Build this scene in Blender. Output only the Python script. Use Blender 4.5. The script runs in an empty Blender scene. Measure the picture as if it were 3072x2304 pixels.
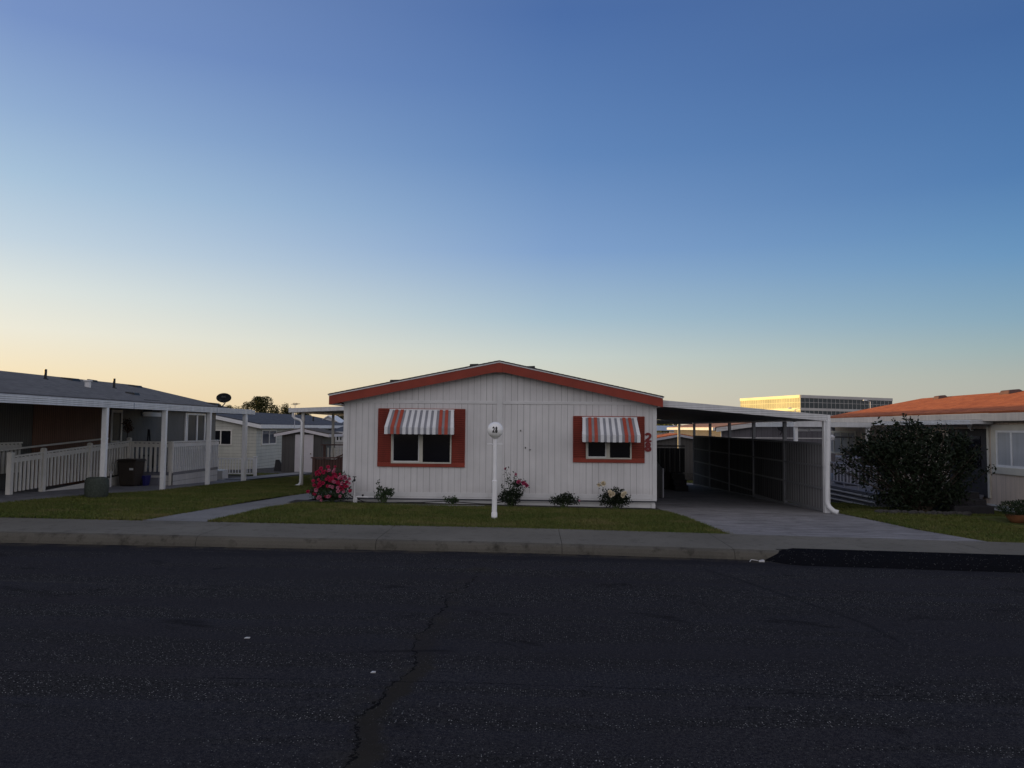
import bpy, bmesh, math, random
import numpy as np
from mathutils import Vector, Matrix
random.seed(7); rng = np.random.default_rng(7)
sc = bpy.context.scene
col = sc.collection
R = math.radians
# ------------------------------------------------------------------ camera model (metres, x right along the facade, y away, z up)
CAM = np.array([0.0, 0.0, 2.03]); FPX = 2307.0
YAW, PITCH, ROLL = math.atan(64/2307.), math.atan(131/2307.), 0.0088
_f = np.array([-math.sin(YAW)*math.cos(PITCH), math.cos(YAW)*math.cos(PITCH), math.sin(PITCH)])
_r = np.array([math.cos(YAW), math.sin(YAW), 0.0]); _u = np.cross(_r, _f)
CR = _r*math.cos(ROLL) + _u*math.sin(ROLL); CU = -_r*math.sin(ROLL) + _u*math.cos(ROLL); CF = _f
def ray(px, py): return CF*FPX + CR*(px-1536) - CU*(py-1152)
def atY(px, py, Y):
    d = ray(px, py); return Vector(CAM + d*(Y/d[1]))
def atX(px, py, X):
    d = ray(px, py); return Vector(CAM + d*(X/d[0]))
def smooth(t): t = min(1, max(0, t)); return t*t*(3-2*t)
def G(x, y):
    "height of the ground of the lots"
    z = -.012*max(-40, min(40, x))
    if y > 20.1: z -= .03*(min(y, 60)-20.1)
    else: z += -.02*(1-smooth((y-15.5)/3))
    return z
def gnd(px, py):
    d = ray(px, py); t = .0
    Y = 20.
    for i in range(40):
        h = CAM[2]-G(d[0]/d[1]*Y, Y); Y = .5*Y + .5*(-h*d[1]/d[2])
    return Vector(CAM + d*(Y/d[1]))
def atZ(px, py, z):
    d = ray(px, py); return Vector(CAM + d*((z-CAM[2])/d[2]))
KX = lambda x: -.006*x          # fall of the street towards the right
# ------------------------------------------------------------------ node helpers
class NT:
    def __init__(s, name):
        s.m = bpy.data.materials.new(name); s.m.use_nodes = True
        s.t = s.m.node_tree; s.t.nodes.clear()
        s.out = s.n('ShaderNodeOutputMaterial'); s.b = s.n('ShaderNodeBsdfPrincipled')
        s.l(s.b.outputs[0], s.out.inputs[0]); s.tc = s.n('ShaderNodeTexCoord'); s.geo = s.n('ShaderNodeNewGeometry')
        s.pos = s.geo.outputs['Position']; s._xyz = None
    def n(s, t, **k):
        n = s.t.nodes.new(t)
        for a, v in k.items(): setattr(n, a, v)
        return n
    def l(s, a, b): s.t.links.new(a, b)
    def set(s, inp, v):
        if isinstance(v, (int, float)): inp.default_value = v
        elif isinstance(v, (tuple, list)): inp.default_value = tuple(v) if len(inp.default_value) == len(v) else tuple(v)+(1,)
        else: s.l(v, inp)
    def math(s, op, a, b=0.0, c=None, clamp=False):
        n = s.n('ShaderNodeMath', operation=op, use_clamp=clamp); s.set(n.inputs[0], a); s.set(n.inputs[1], b)
        if c is not None: s.set(n.inputs[2], c)
        return n.outputs[0]
    def xyz(s):
        if s._xyz is None:
            n = s.n('ShaderNodeSeparateXYZ'); s.l(s.pos, n.inputs[0]); s._xyz = n.outputs
        return s._xyz
    def vec(s, sc_=(1, 1, 1), off=(0, 0, 0)):
        n = s.n('ShaderNodeMapping'); s.l(s.pos, n.inputs[0]); n.inputs['Scale'].default_value = sc_; n.inputs['Location'].default_value = off
        return n.outputs[0]
    def noise(s, scale, detail=4, rough=.55, vec=None, dist=0.0, dim='3D'):
        n = s.n('ShaderNodeTexNoise'); s.l(vec if vec is not None else s.pos, n.inputs['Vector'])
        n.inputs['Scale'].default_value = scale; n.inputs['Detail'].default_value = detail; n.inputs['Roughness'].default_value = rough
        n.inputs['Distortion'].default_value = dist
        return n.outputs[0]
    def ramp(s, fac, stops, mode='LINEAR'):
        n = s.n('ShaderNodeValToRGB'); s.l(fac, n.inputs[0]); e = n.color_ramp.elements; n.color_ramp.interpolation = mode
        while len(e) < len(stops): e.new(.5)
        for i, (p, c) in enumerate(stops):
            e[i].position = p; e[i].color = (c if isinstance(c, (tuple, list)) else (c, c, c)) + (1,) if not isinstance(c, (int, float)) else (c, c, c, 1)
        return n.outputs[0]
    def remap(s, v, a, b, c=0.0, d=1.0):
        n = s.n('ShaderNodeMapRange'); s.set(n.inputs[0], v)
        for i, q in enumerate((a, b, c, d)): n.inputs[i+1].default_value = q
        return n.outputs[0]
    def mix(s, f, a, b, mode='MIX'):
        n = s.n('ShaderNodeMix', data_type='RGBA', blend_type=mode); s.set(n.inputs[0], f); s.set(n.inputs[6], a); s.set(n.inputs[7], b)
        return n.outputs[2]
    def bump(s, h, strength=.3, dist=.01, prev=None):
        n = s.n('ShaderNodeBump'); s.l(h, n.inputs['Height']); n.inputs['Strength'].default_value = strength; n.inputs['Distance'].default_value = dist
        if prev is not None: s.l(prev, n.inputs['Normal'])
        s.l(n.outputs[0], s.b.inputs['Normal']); return n.outputs[0]
    def fin(s, color=None, rough=.6, metal=0.0, spec=.4):
        if color is not None: s.set(s.b.inputs['Base Color'], color)
        s.set(s.b.inputs['Roughness'], rough); s.set(s.b.inputs['Metallic'], metal)
        s.b.inputs['Specular IOR Level'].default_value = spec
        return s.m
    def grooves(s, axis, period, width, soft=.004, jitter=0.0):
        c = s.xyz()[axis]
        f = s.math('FRACT', s.math('DIVIDE', c, period))
        d = s.math('MULTIPLY', s.math('ABSOLUTE', s.math('SUBTRACT', f, .5)), period)   # distance from groove centre line
        return s.remap(d, width/2, width/2+soft, 1.0, 0.0)
M = {}
def simple(name, c, rough=.6, var=.18, scale=3., metal=0., spec=.4, bump=.0, bscale=60., dirt=0.0):
    n = NT(name)
    a = n.noise(scale, 5); v = n.remap(a, .3, .7, 1-var, 1+var)
    cc = n.mix(1.0, c, n.n('ShaderNodeCombineColor').outputs[0], 'MULTIPLY') if False else None
    comb = n.n('ShaderNodeCombineColor')
    for i in range(3): n.l(v, comb.inputs[i])
    cc = n.mix(1.0, c, comb.outputs[0], 'MULTIPLY')
    if dirt:
        d = n.remap(n.noise(scale*4, 6, .7), .5, .75, 0, dirt)
        cc = n.mix(d, cc, tuple(q*.35 for q in c))
    if bump: n.bump(n.noise(bscale, 4), bump, .01)
    M[name] = n.fin(cc, n.remap(n.noise(scale*3, 3), .3, .7, rough-.06, rough+.06), metal, spec); return M[name]
def siding(name, c, axis=0, period=.2, width=.012, dark=.45, lap=False, rough=.62, var=.1, spec=.3, streak=.1, sub=None, bmp=.6, splash=None):
    n = NT(name)
    a = n.noise(1.1, 6, .6)
    st = n.noise(1., 5, .65, vec=n.vec((9, 9, .5)))
    comb = n.n('ShaderNodeCombineColor')
    v = n.math('MULTIPLY', n.remap(a, .3, .7, 1-var, 1+var), n.remap(st, .3, .7, 1-streak, 1+streak))
    for i in range(3): n.l(v, comb.inputs[i])
    cc = n.mix(1.0, c, comb.outputs[0], 'MULTIPLY')
    g = n.grooves(axis, period, width)
    if sub:
        g2 = n.grooves(axis, sub, width*.7); g = n.math('MAXIMUM', g, n.math('MULTIPLY', g2, .8))
    gv = n.math('MULTIPLY', g, n.remap(n.noise(.7, 2, vec=n.vec((6, 6, .25))), .35, .65, .45, 1.0))
    cc = n.mix(n.math('MULTIPLY', gv, 1-dark), cc, tuple(q*.12 for q in c))
    if splash is not None:
        cc = n.mix(n.math('MULTIPLY', n.remap(n.xyz()[2], splash, splash+.45, 1, 0), n.remap(n.noise(3, 5, .7), .35, .65, .05, .5)), cc, tuple(q*.45 for q in (c[0], c[1]*.92, c[2]*.8)))
        cc = n.mix(n.remap(n.noise(5, 6, .75, vec=n.vec((2, 2, .3))), .60, .78, 0, .22), cc, tuple(q*.4 for q in c))
    h = n.math('SUBTRACT', n.math('MULTIPLY', n.noise(25, 3, vec=n.vec((6, 6, .6))), .12), g)
    if lap:
        fr = n.math('FRACT', n.math('DIVIDE', n.xyz()[axis], period))
        h = n.math('SUBTRACT', h, n.math('MULTIPLY', fr, 1.2))
    n.bump(h, bmp, .008)
    M[name] = n.fin(cc, rough, 0, spec); return M[name]
def shingle(name, c, c2, row=.14, axis=2, scale=1.0):
    n = NT(name)
    zz = n.math('DIVIDE', n.xyz()[2], row*.17)      # rows follow the height on the slope
    fr = n.math('FRACT', zz)
    blk = n.n('ShaderNodeTexVoronoi'); n.l(n.vec((5.5, 3.2, 28)), blk.inputs['Vector']); blk.inputs['Scale'].default_value = scale
    big = n.noise(.6, 5, .65)
    sep = n.n('ShaderNodeSeparateColor'); n.l(blk.outputs['Color'], sep.inputs[0])
    f = n.math('ADD', n.math('MULTIPLY', sep.outputs[0], .6), n.math('MULTIPLY', big, .5))
    cc = n.mix(f, c, c2)
    cc = n.mix(n.remap(fr, .0, .22, .45, 0.0), cc, tuple(q*.25 for q in c))
    gr = n.noise(140, 2)
    cc = n.mix(n.remap(gr, .45, .7, 0, .35), cc, tuple(q*1.7 for q in c2))
    n.bump(n.math('ADD', fr, n.math('MULTIPLY', sep.outputs[1], .5)), .5, .012)
    M[name] = n.fin(cc, .9, 0, .2); return M[name]
# ------------------------------------------------------------------ mesh collector
class MB:
    def __init__(s): s.v = []; s.f = []
    def quad(s, a, b, c, d):
        i = len(s.v); s.v += [tuple(a), tuple(b), tuple(c), tuple(d)]; s.f.append((i, i+1, i+2, i+3)); return s
    def poly(s, pts):
        i = len(s.v); s.v += [tuple(p) for p in pts]; s.f.append(tuple(range(i, i+len(pts)))); return s
    def box(s, x0, x1, y0, y1, z0, z1):
        if x0 > x1: x0, x1 = x1, x0
        if y0 > y1: y0, y1 = y1, y0
        if z0 > z1: z0, z1 = z1, z0
        return s.hexa([(x0,y0,z0),(x1,y0,z0),(x1,y1,z0),(x0,y1,z0),(x0,y0,z1),(x1,y0,z1),(x1,y1,z1),(x0,y1,z1)])
    def hexa(s, p):
        i = len(s.v); s.v += [tuple(q) for q in p]
        for f in ((3,2,1,0),(4,5,6,7),(0,1,5,4),(1,2,6,5),(2,3,7,6),(3,0,4,7)): s.f.append(tuple(i+k for k in f))
        return s
    def beam(s, a, b, w, h, up=(0, 0, 1)):
        "box of width w and height h along a-b"
        a = Vector(a); b = Vector(b); d = (b-a).normalized(); upv = Vector(up)
        if abs(d.dot(upv)) > .98: upv = Vector((0, 1, 0))
        sx = d.cross(upv).normalized()*w/2; sz = sx.normalized().cross(d).normalized()*h/2
        return s.hexa([a-sx-sz, a+sx-sz, b+sx-sz, b-sx-sz, a-sx+sz, a+sx+sz, b+sx+sz, b-sx+sz])
    def tube(s, pts, r, n=8, cap=True):
        pts = [Vector(p) for p in pts]; rs = r if isinstance(r, (list, tuple)) else [r]*len(pts)
        base = len(s.v); prev = None
        for k, p in enumerate(pts):
            d = (pts[min(k+1, len(pts)-1)]-pts[max(k-1, 0)]).normalized()
            if prev is None:
                up = Vector((0, 0, 1)) if abs(d.z) < .9 else Vector((1, 0, 0)); ax = d.cross(up).normalized()
            else: ax = (prev - d*prev.dot(d)).normalized()
            prev = ax; ay = d.cross(ax)
            for j in range(n):
                t = 2*math.pi*j/n; s.v.append(tuple(p + (ax*math.cos(t)+ay*math.sin(t))*rs[k]))
        for k in range(len(pts)-1):
            for j in range(n):
                a = base+k*n+j; b = base+k*n+(j+1) % n; s.f.append((a, b, b+n, a+n))
        if cap:
            s.f.append(tuple(base+j for j in reversed(range(n)))); s.f.append(tuple(base+(len(pts)-1)*n+j for j in range(n)))
        return s
    def lathe(s, c, prof, n=20):
        c = Vector(c); base = len(s.v)
        for (r, z) in prof:
            for j in range(n):
                t = 2*math.pi*j/n; s.v.append((c.x+r*math.cos(t), c.y+r*math.sin(t), c.z+z))
        for k in range(len(prof)-1):
            for j in range(n):
                a = base+k*n+j; b = base+k*n+(j+1) % n; s.f.append((a, b, b+n, a+n))
        s.f.append(tuple(base+j for j in reversed(range(n)))); s.f.append(tuple(base+(len(prof)-1)*n+j for j in range(n)))
        return s
    def prism(s, pts, y0, y1):
        "polygon in the x-z plane extruded along y"
        n = len(pts); i = len(s.v)
        s.v += [(p[0], y0, p[1]) for p in pts] + [(p[0], y1, p[1]) for p in pts]
        s.f.append(tuple(i+k for k in range(n))); s.f.append(tuple(i+n+k for k in reversed(range(n))))
        for k in range(n): s.f.append((i+k, i+n+k, i+n+(k+1) % n, i+(k+1) % n))
        return s
    def raw(s, v, f):
        i = len(s.v); s.v += [tuple(p) for p in v]; s.f += [tuple(i+k for k in q) for q in f]; return s
    def build(s, name, mat, parent=None, smooth_=False, loc=None, bevel=0.0, kind=None):
        if loc is None and parent is None:
            a = np.array(s.v); loc = Vector(((a[:, 0].min()+a[:, 0].max())/2, (a[:, 1].min()+a[:, 1].max())/2, a[:, 2].min()))
        o0 = Vector((0, 0, 0))
        if parent is not None:
            q = parent
            while q is not None: o0 = o0 + q.location; q = q.parent
            l = Vector((0, 0, 0))
        else: l = Vector(loc); o0 = l
        me = bpy.data.meshes.new(name); me.from_pydata([(p[0]-o0.x, p[1]-o0.y, p[2]-o0.z) for p in s.v], [], s.f)
        bm = bmesh.new(); bm.from_mesh(me); bmesh.ops.recalc_face_normals(bm, faces=bm.faces); bm.to_mesh(me); bm.free()
        me.materials.append(M[mat] if isinstance(mat, str) else mat)
        if smooth_:
            for p in me.polygons: p.use_smooth = True
            me.set_sharp_from_angle(angle=R(38))
        o = bpy.data.objects.new(name, me); col.objects.link(o); o.parent = parent; o.location = l
        if bevel:
            b = o.modifiers.new('bevel', 'BEVEL'); b.width = bevel; b.segments = 2; b.limit_method = 'ANGLE'; b.angle_limit = R(40)
        if kind: o['kind'] = kind
        return o
def thing(name, label, cat, loc, group=None, kind=None):
    o = bpy.data.objects.new(name, None); col.objects.link(o); o.location = loc; o.empty_display_size = .2
    o['label'] = label; o['category'] = cat
    if group: o['group'] = group
    if kind: o['kind'] = kind
    return o
def tag(o, label, cat, group=None):
    o['label'] = label; o['category'] = cat
    if group: o['group'] = group
    return o
def np_mesh(name, v, tris, mat, parent=None, loc=(0, 0, 0), k=3):
    "fast mesh from arrays; faces all with k corners"
    off = Vector(loc)
    q = parent
    while q is not None: off = off + q.location; q = q.parent
    me = bpy.data.meshes.new(name); nv = len(v); nf = len(tris)
    me.vertices.add(nv); me.vertices.foreach_set('co', (v - np.array(off)).astype(np.float32).ravel())
    me.loops.add(nf*k); me.loops.foreach_set('vertex_index', tris.astype(np.int32).ravel())
    me.polygons.add(nf); me.polygons.foreach_set('loop_start', np.arange(0, nf*k, k, dtype=np.int32)); me.polygons.foreach_set('loop_total', np.full(nf, k, dtype=np.int32))
    me.update(); me.validate(); me.materials.append(M[mat] if isinstance(mat, str) else mat)
    o = bpy.data.objects.new(name, me); col.objects.link(o); o.parent = parent
    o.location = (0, 0, 0) if parent is not None else off
    return o
def leaf_arrays(P, size, flat=.0, asp=.5):
    "a small folded leaf (two triangles sharing the midrib -> 1 quad) at every point"
    n = len(P); d = rng.normal(size=(n, 3)); d[:, 2] *= (1-flat); d /= np.linalg.norm(d, axis=1)[:, None]
    e = rng.normal(size=(n, 3)); e -= d*(e*d).sum(1)[:, None]; e /= np.linalg.norm(e, axis=1)[:, None]
    nn = np.cross(d, e); s = size*rng.uniform(.6, 1.25, n)[:, None]
    a = P - d*s*.5; b = P + e*s*asp*.5 + nn*s*.08; c = P + d*s*.5; g = P - e*s*asp*.5 + nn*s*.08
    v = np.stack([a, b, c, g], 1).reshape(-1, 3); f = np.arange(n*4).reshape(-1, 4)
    return v, f
def blob_points(blobs, n, shell=.55):
    "points scattered in ellipsoid lobes (c, r), denser to the shell"
    w = np.array([b[1][0]*b[1][1]*b[1][2] for b in blobs])**.7; w /= w.sum(); out = []
    for (c, r), m in zip(blobs, rng.multinomial(n, w)):
        d = rng.normal(size=(m, 3)); d /= np.linalg.norm(d, axis=1)[:, None]
        rad = shell + (1-shell)*rng.uniform(0, 1, m)**.8
        rad *= 1 + .16*np.sin(d[:, 0]*5+c[0])*np.cos(d[:, 2]*6+c[1]) + rng.normal(0, .06, m)
        out.append(np.array(c) + d*rad[:, None]*np.array(r))
    return np.concatenate(out)

def stroke(path, w, closed=False):
    "flat ribbon of width w along a 2D path -> (verts, faces)"
    P = [Vector((p[0], p[1])) for p in path]; n_ = len(P); V = []; F = []
    for i in range(n_):
        a = P[(i-1) % n_] if (closed or i > 0) else P[i]; b = P[(i+1) % n_] if (closed or i < n_-1) else P[i]
        d = (b-a).normalized(); nn = Vector((-d.y, d.x)); V += [P[i]+nn*w/2, P[i]-nn*w/2]
    for i in range(n_ if closed else n_-1):
        j = (i+1) % n_; F.append((2*i, 2*i+1, 2*j+1, 2*j))
    return V, F
def digit(ch, w):
    "digit in a unit box (x 0..1 wide, y 0..1 high) as ribbons"
    e = lambda cx, cy, rx, ry, a0, a1, k: [(cx+rx*math.cos(math.radians(a0+(a1-a0)*i/k)), cy+ry*math.sin(math.radians(a0+(a1-a0)*i/k))) for i in range(k+1)]
    h = w/2
    if ch == '8': return [(*stroke(e(.5, .755, .40-h*.9, .245-h*.55, 0, 360, 24)[:-1], w, True), 0.), (*stroke(e(.5, .27, .5-h, .27-h*.55, 0, 360, 24)[:-1], w, True), .0015)]
    a = e(.5, .70, .5-h, .30-h*.6, 165, -30, 16)
    return [(*stroke(a+[(.62, .38), (.30, .20), (.16, h*.7+w*.25)], w), 0.), (*stroke([(0.02, h*.62), (1.0, h*.62)], w*.66), .0015)]
def digit_prism(m, ch, w, place, t):
    "place(u, v, depth) -> world point"
    for V, F, dz in digit(ch, w):
        n_ = len(V); m_v = [place(p.x, p.y, t+dz) for p in V]+[place(p.x, p.y, 0.) for p in V]; fs = []
        edges = {}
        for f in F:
            fs.append(f); fs.append(tuple(n_+q for q in reversed(f)))
            for q in range(4): k = (f[q], f[(q+1) % 4]); edges[k] = 1
        for (a, b) in list(edges):
            if (b, a) not in edges: fs.append((b, a, a+n_, b+n_))
        m.raw(m_v, fs)
# ------------------------------------------------------------------ materials
siding('wall_white', (.67, .66, .67), 0, .163, .008, .42, bmp=.3, var=.08, streak=.07, splash=.08)
simple('trim_white', (.66, .66, .67), .55, .07, 2.5)
simple('paint_red', (.27, .040, .022), .6, .16, 2.2, bump=.15, bscale=40)
siding('shutter_red', (.21, .030, .018), 2, .055, .012, .35, var=.16)
simple('metal_white', (.76, .77, .79), .42, .07, 2.0, spec=.5, dirt=.25)
simple('ledge_shade', (.09, .095, .12), .6, .1, 3.)  # tone of the shadow line at the wall base
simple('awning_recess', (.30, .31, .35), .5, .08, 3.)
simple('awning_white', (.76, .77, .80), .4, .06, 3., dirt=.2)
siding('metal_ribbed', (.70, .71, .73), 2, .045, .010, .4, var=.06, rough=.4)
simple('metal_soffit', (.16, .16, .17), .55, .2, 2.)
simple('stripe_red', (.42, .075, .045), .5, .1, 4.)
simple('frame_cream', (.55, .53, .47), .5, .06, 4.)
simple('digit_red', (.20, .02, .022), .5, .05, 6.)
simple('black', (.012, .012, .013), .5, .2, 8.)
simple('black_gloss', (.008, .008, .010), .6, .2, 8., spec=.15)
simple('dark_plastic', (.035, .027, .022), .5, .15, 6.)
simple('blue_plastic', (.02, .02, .14), .45, .1, 6.)
simple('pvc', (.62, .62, .64), .35, .06, 5., dirt=.3)
simple('brass', (.25, .19, .10), .35, .1, 8., metal=.8)
simple('curtain', (.33, .33, .36), .8, .12, 6.)
siding('curtain_folds', (.34, .34, .38), 0, .11, .03, .5, var=.1)
siding('curtain_folds_side', (.34, .34, .36), 1, .13, .03, .5, var=.1)
siding('blinds', (.47, .49, .52), 2, .028, .007, .45, var=.05)
simple('interior', (.03, .028, .028), .9, .3, 2.)
siding('brown_slats', (.085, .042, .036), 0, .095, .022, .2, var=.15)
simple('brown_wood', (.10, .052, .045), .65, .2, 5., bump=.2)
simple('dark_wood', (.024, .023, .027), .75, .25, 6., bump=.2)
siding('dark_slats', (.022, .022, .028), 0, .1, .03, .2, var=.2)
siding('shed_dark', (.085, .082, .082), 0, .2, .012, .35)
simple('door_white', (.62, .60, .64), .55, .05, 3.)
siding('siding_cream', (.50, .50, .45), 2, .205, .016, .25, lap=True)
siding('siding_skirt', (.54, .53, .53), 2, .22, .014, .3, lap=True)
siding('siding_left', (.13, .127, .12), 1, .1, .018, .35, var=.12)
siding('siding_left_warmlit', (.20, .10, .068), 1, .1, .018, .35, var=.12)  # same siding with warm porch light put into the colour
siding('siding_grey', (.105, .10, .115), 0, .3, .02, .35)
siding('siding_tan', (.60, .50, .42), 1, .205, .010, .5)
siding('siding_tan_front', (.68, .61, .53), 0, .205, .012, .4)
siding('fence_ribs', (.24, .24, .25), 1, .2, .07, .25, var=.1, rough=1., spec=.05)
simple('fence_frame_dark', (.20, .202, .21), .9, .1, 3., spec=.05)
siding('fence_ribs_shaded', (.115, .115, .12), 1, .2, .07, .2, var=.1, rough=1., spec=.0)  # rib colour darkened to carry the shade inside the carport
siding('fence_ribs_far_shaded', (.14, .143, .148), 1, .2, .07, .1, var=.1, rough=1., spec=.0)  # far panel: carport shade in the colour, a little weaker
simple('fence_frame', (.20, .205, .22), .8, .1, 3., spec=.1)
simple('rail_cream', (.68, .66, .62), .55, .08, 3.)
simple('rail_grey', (.42, .43, .50), .45, .08, 3.)
simple('grey_panel', (.16, .165, .20), .45, .12, 2.)
shingle('roof_dark', (.055, .055, .062), (.10, .10, .11))
shingle('roof_shed', (.06, .05, .045), (.11, .095, .085))
shingle('roof_slate', (.035, .038, .05), (.10, .105, .125))
shingle('roof_left', (.07, .068, .07), (.17, .165, .165))
shingle('roof_brown', (.24, .13, .10), (.34, .2, .15))
shingle('roof_red', (.22, .052, .020), (.52, .165, .065))
simple('roof_metal', (.30, .34, .42), .45, .1, 1.2)
simple('terracotta', (.22, .09, .04), .7, .15, 6.)
simple('stone', (.06, .057, .055), .9, .3, 9., bump=.4, bscale=20)
simple('bark', (.06, .045, .035), .9, .3, 14., bump=.6, bscale=30)
simple('stem_green', (.05, .075, .03), .7, .2, 14.)
simple('mulch', (.02, .016, .014), .95, .5, 22., bump=.8, bscale=50)
simple('planter_mesh', (.05, .062, .052), .85, .35, 26., bump=.8, bscale=70)
simple('office_band', (.50, .48, .47), .5, .08, .2)
simple('office_band_sunlit', (.85, .80, .52), .5, .08, .2)  # same bands with the gold sunlight put into their colour
simple('trash_wrap', (.16, .16, .20), .25, .45, 9., spec=.7, bump=.8, bscale=18)
simple('table_teal', (.03, .07, .10), .5, .2, 5.)
def leafmat(name, c1, c2, rough=.55, trans=0.0, scale=9.):
    n = NT(name); a = n.noise(scale, 3, .6); b = n.noise(90, 1)
    f = n.math('ADD', n.math('MULTIPLY', n.remap(a, .35, .65), .6), n.math('MULTIPLY', n.remap(b, .3, .7), .4))
    M[name] = n.fin(n.mix(f, c1, c2), rough, 0, .2); return M[name]
leafmat('leaf_dark', (.006, .011, .006), (.022, .034, .016))
leafmat('leaf_rose', (.012, .026, .012), (.045, .075, .032))
leafmat('leaf_tree', (.020, .026, .008), (.075, .078, .024), scale=.9)
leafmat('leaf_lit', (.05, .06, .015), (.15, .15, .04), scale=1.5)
leafmat('leaf_box', (.010, .022, .008), (.035, .055, .02))
leafmat('leaf_dry', (.07, .035, .025), (.13, .07, .045))
leafmat('petal_red', (.38, .008, .055), (.64, .055, .15), .45, scale=14)
leafmat('petal_pink', (.46, .09, .20), (.72, .32, .42), .45, scale=18)
leafmat('petal_magenta', (.35, .03, .11), (.55, .10, .20), .45, scale=18)
leafmat('petal_cream', (.62, .52, .36), (.80, .73, .58), .5, scale=18)
def glass(name, tint, rough=.06, spec=.5, wob=.25):
    n = NT(name); a = n.noise(1.3, 3)
    n.bump(n.noise(1.1, 2), wob, .012)
    M[name] = n.fin(n.mix(n.remap(a, .35, .65), tint, tuple(q*1.5 for q in tint)), rough, 0, spec*.6); return M[name]
glass('glass_dark', (.006, .006, .009), .05, .8); glass('glass_office', (.018, .028, .036), .12, .5, .08)
glass('glass_blue', (.05, .06, .085)); glass('glass_grey', (.05, .052, .055), .35, .15)
def glass_see(name, tint, a=.35):
    n = NT(name); tr = n.n('ShaderNodeBsdfTransparent'); tr.inputs[0].default_value = tint+(1,)
    gl = n.n('ShaderNodeBsdfGlossy'); gl.inputs['Roughness'].default_value = .04
    fr = n.n('ShaderNodeFresnel'); fr.inputs[0].default_value = 1.5
    mx = n.n('ShaderNodeMixShader'); n.l(n.math('ADD', fr.outputs[0], .02), mx.inputs[0]); n.l(tr.outputs[0], mx.inputs[1]); n.l(gl.outputs[0], mx.inputs[2])
    n.l(mx.outputs[0], n.out.inputs[0]); M[name] = n.m
glass_see('pane_clear', (.62, .64, .68))
# globe: opal plastic
n = NT('opal'); M['opal'] = n.fin((.92, .92, .92), .18, 0, .6)
simple('post_white', (.90, .90, .92), .4, .05, 3., spec=.5)
# concrete
def concrete(name, c, streak=0.0, dirt=.35):
    n = NT(name)
    a = n.noise(.5, 6, .6); b = n.noise(60, 4, .7); cst = n.noise(4., 6, .65)
    v = n.math('MULTIPLY', n.remap(a, .3, .7, .82, 1.15), n.remap(b, .3, .7, .85, 1.15))
    if streak:
        w = n.noise(1.0, 6, .7, vec=n.vec((1.1, 14, 1)), dist=.4)
        v = n.math('MULTIPLY', v, n.remap(w, .35, .65, 1-streak, 1+streak*.8))
    v = n.math('MULTIPLY', v, n.remap(cst, .52, .72, 1., 1-dirt))
    comb = n.n('ShaderNodeCombineColor')
    for i in range(3): n.l(v, comb.inputs[i])
    n.bump(n.math('ADD', b, cst), .25, .008)
    M[name] = n.fin(n.mix(1.0, c, comb.outputs[0], 'MULTIPLY'), .95, 0, .08)
concrete('concrete_walk', (.165, .157, .138)); concrete('concrete_kerb', (.112, .105, .092), dirt=.6)
concrete('concrete_drive', (.245, .24, .25), .5); concrete('concrete_path', (.22, .22, .225))
simple('joint', (.02, .02, .02), .95, .2, 5.)
# gravel
n = NT('gravel'); vo = n.n('ShaderNodeTexVoronoi'); vo.voronoi_dimensions = '2D'; n.l(n.pos, vo.inputs[0]); vo.inputs['Scale'].default_value = 22
sp = n.n('ShaderNodeSeparateColor'); n.l(vo.outputs['Color'], sp.inputs[0])
cc = n.mix(sp.outputs[0], (.05, .048, .045), (.22, .21, .20)); cc = n.mix(n.remap(vo.outputs[0], .2, .6, 0, .8), cc, (.015, .014, .013))
n.bump(n.math('SUBTRACT', 1.0, vo.outputs[0]), 1.0, .03); M['gravel'] = n.fin(cc, .9, 0, .2)
n = NT('dirt'); a = n.noise(.25, 6, .6); M['dirt'] = n.fin(n.mix(n.remap(a, .35, .65), (.05, .048, .035), (.09, .08, .06)), .95, 0, .1)
# lawn
n = NT('grass'); a = n.noise(.55, 4, .6, vec=n.vec((.8, 1.5, 1))); b = n.noise(7, 3, .6); c2 = n.noise(120, 1)
cc = n.mix(n.remap(a, .42, .66), (.085, .125, .022), (.16, .175, .042))
cc = n.mix(n.remap(b, .4, .68, 0, .6), cc, (.23, .20, .075))
cc = n.mix(n.remap(n.noise(1.1, 3, .7, vec=n.vec((.6, 1.6, 1), (7, 3, 0))), .52, .68, 0, .8), cc, (.27, .21, .10))
cc = n.mix(n.remap(c2, .3, .7, 0, .55), cc, (.038, .055, .012)); cc = n.mix(n.remap(n.noise(22, 2), .45, .7, 0, .5), cc, (.03, .045, .012)); M['grass'] = n.fin(cc, .75, 0, .2)
# ------------------------------------------------------------------ asphalt with cracks, worn streaks and bright stone chips
def float_curve(n, v, pts, x0, x1, y0, y1):
    "piecewise curve y(v) sampled by a Float Curve node"
    t = n.remap(v, x0, x1); fc = n.n('ShaderNodeFloatCurve'); n.l(t, fc.inputs['Value']); cv = fc.mapping.curves[0]
    P = sorted([((a-x0)/(x1-x0), (b-y0)/(y1-y0)) for a, b in pts])
    while len(cv.points) < len(P): cv.points.new(.5, .5)
    for p, q in zip(cv.points, P): p.location = q; p.handle_type = 'VECTOR'
    fc.mapping.update()
    return n.remap(fc.outputs[0], 0, 1, y0, y1)
n = NT('asphalt'); X, Y, Z = n.xyz()
roadz = lambda px, py: atZ(px, py, -.16)
fine = n.noise(150, 3, .7); mid = n.noise(38, 4, .65)
streak = n.noise(1.0, 6, .62, vec=n.vec((.16, 2.1, 1)), dist=.5)
streak2 = n.noise(1.0, 5, .6, vec=n.vec((.3, .9, 1), (3, 9, 0)), dist=.8)
col_ = n.mix(n.remap(streak2, .35, .65), (.0165, .0152, .0205), (.0165, .0172, .0255))
col_ = n.mix(n.remap(streak, .44, .58, .0, .85), col_, (.0085, .0080, .0090))
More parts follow.
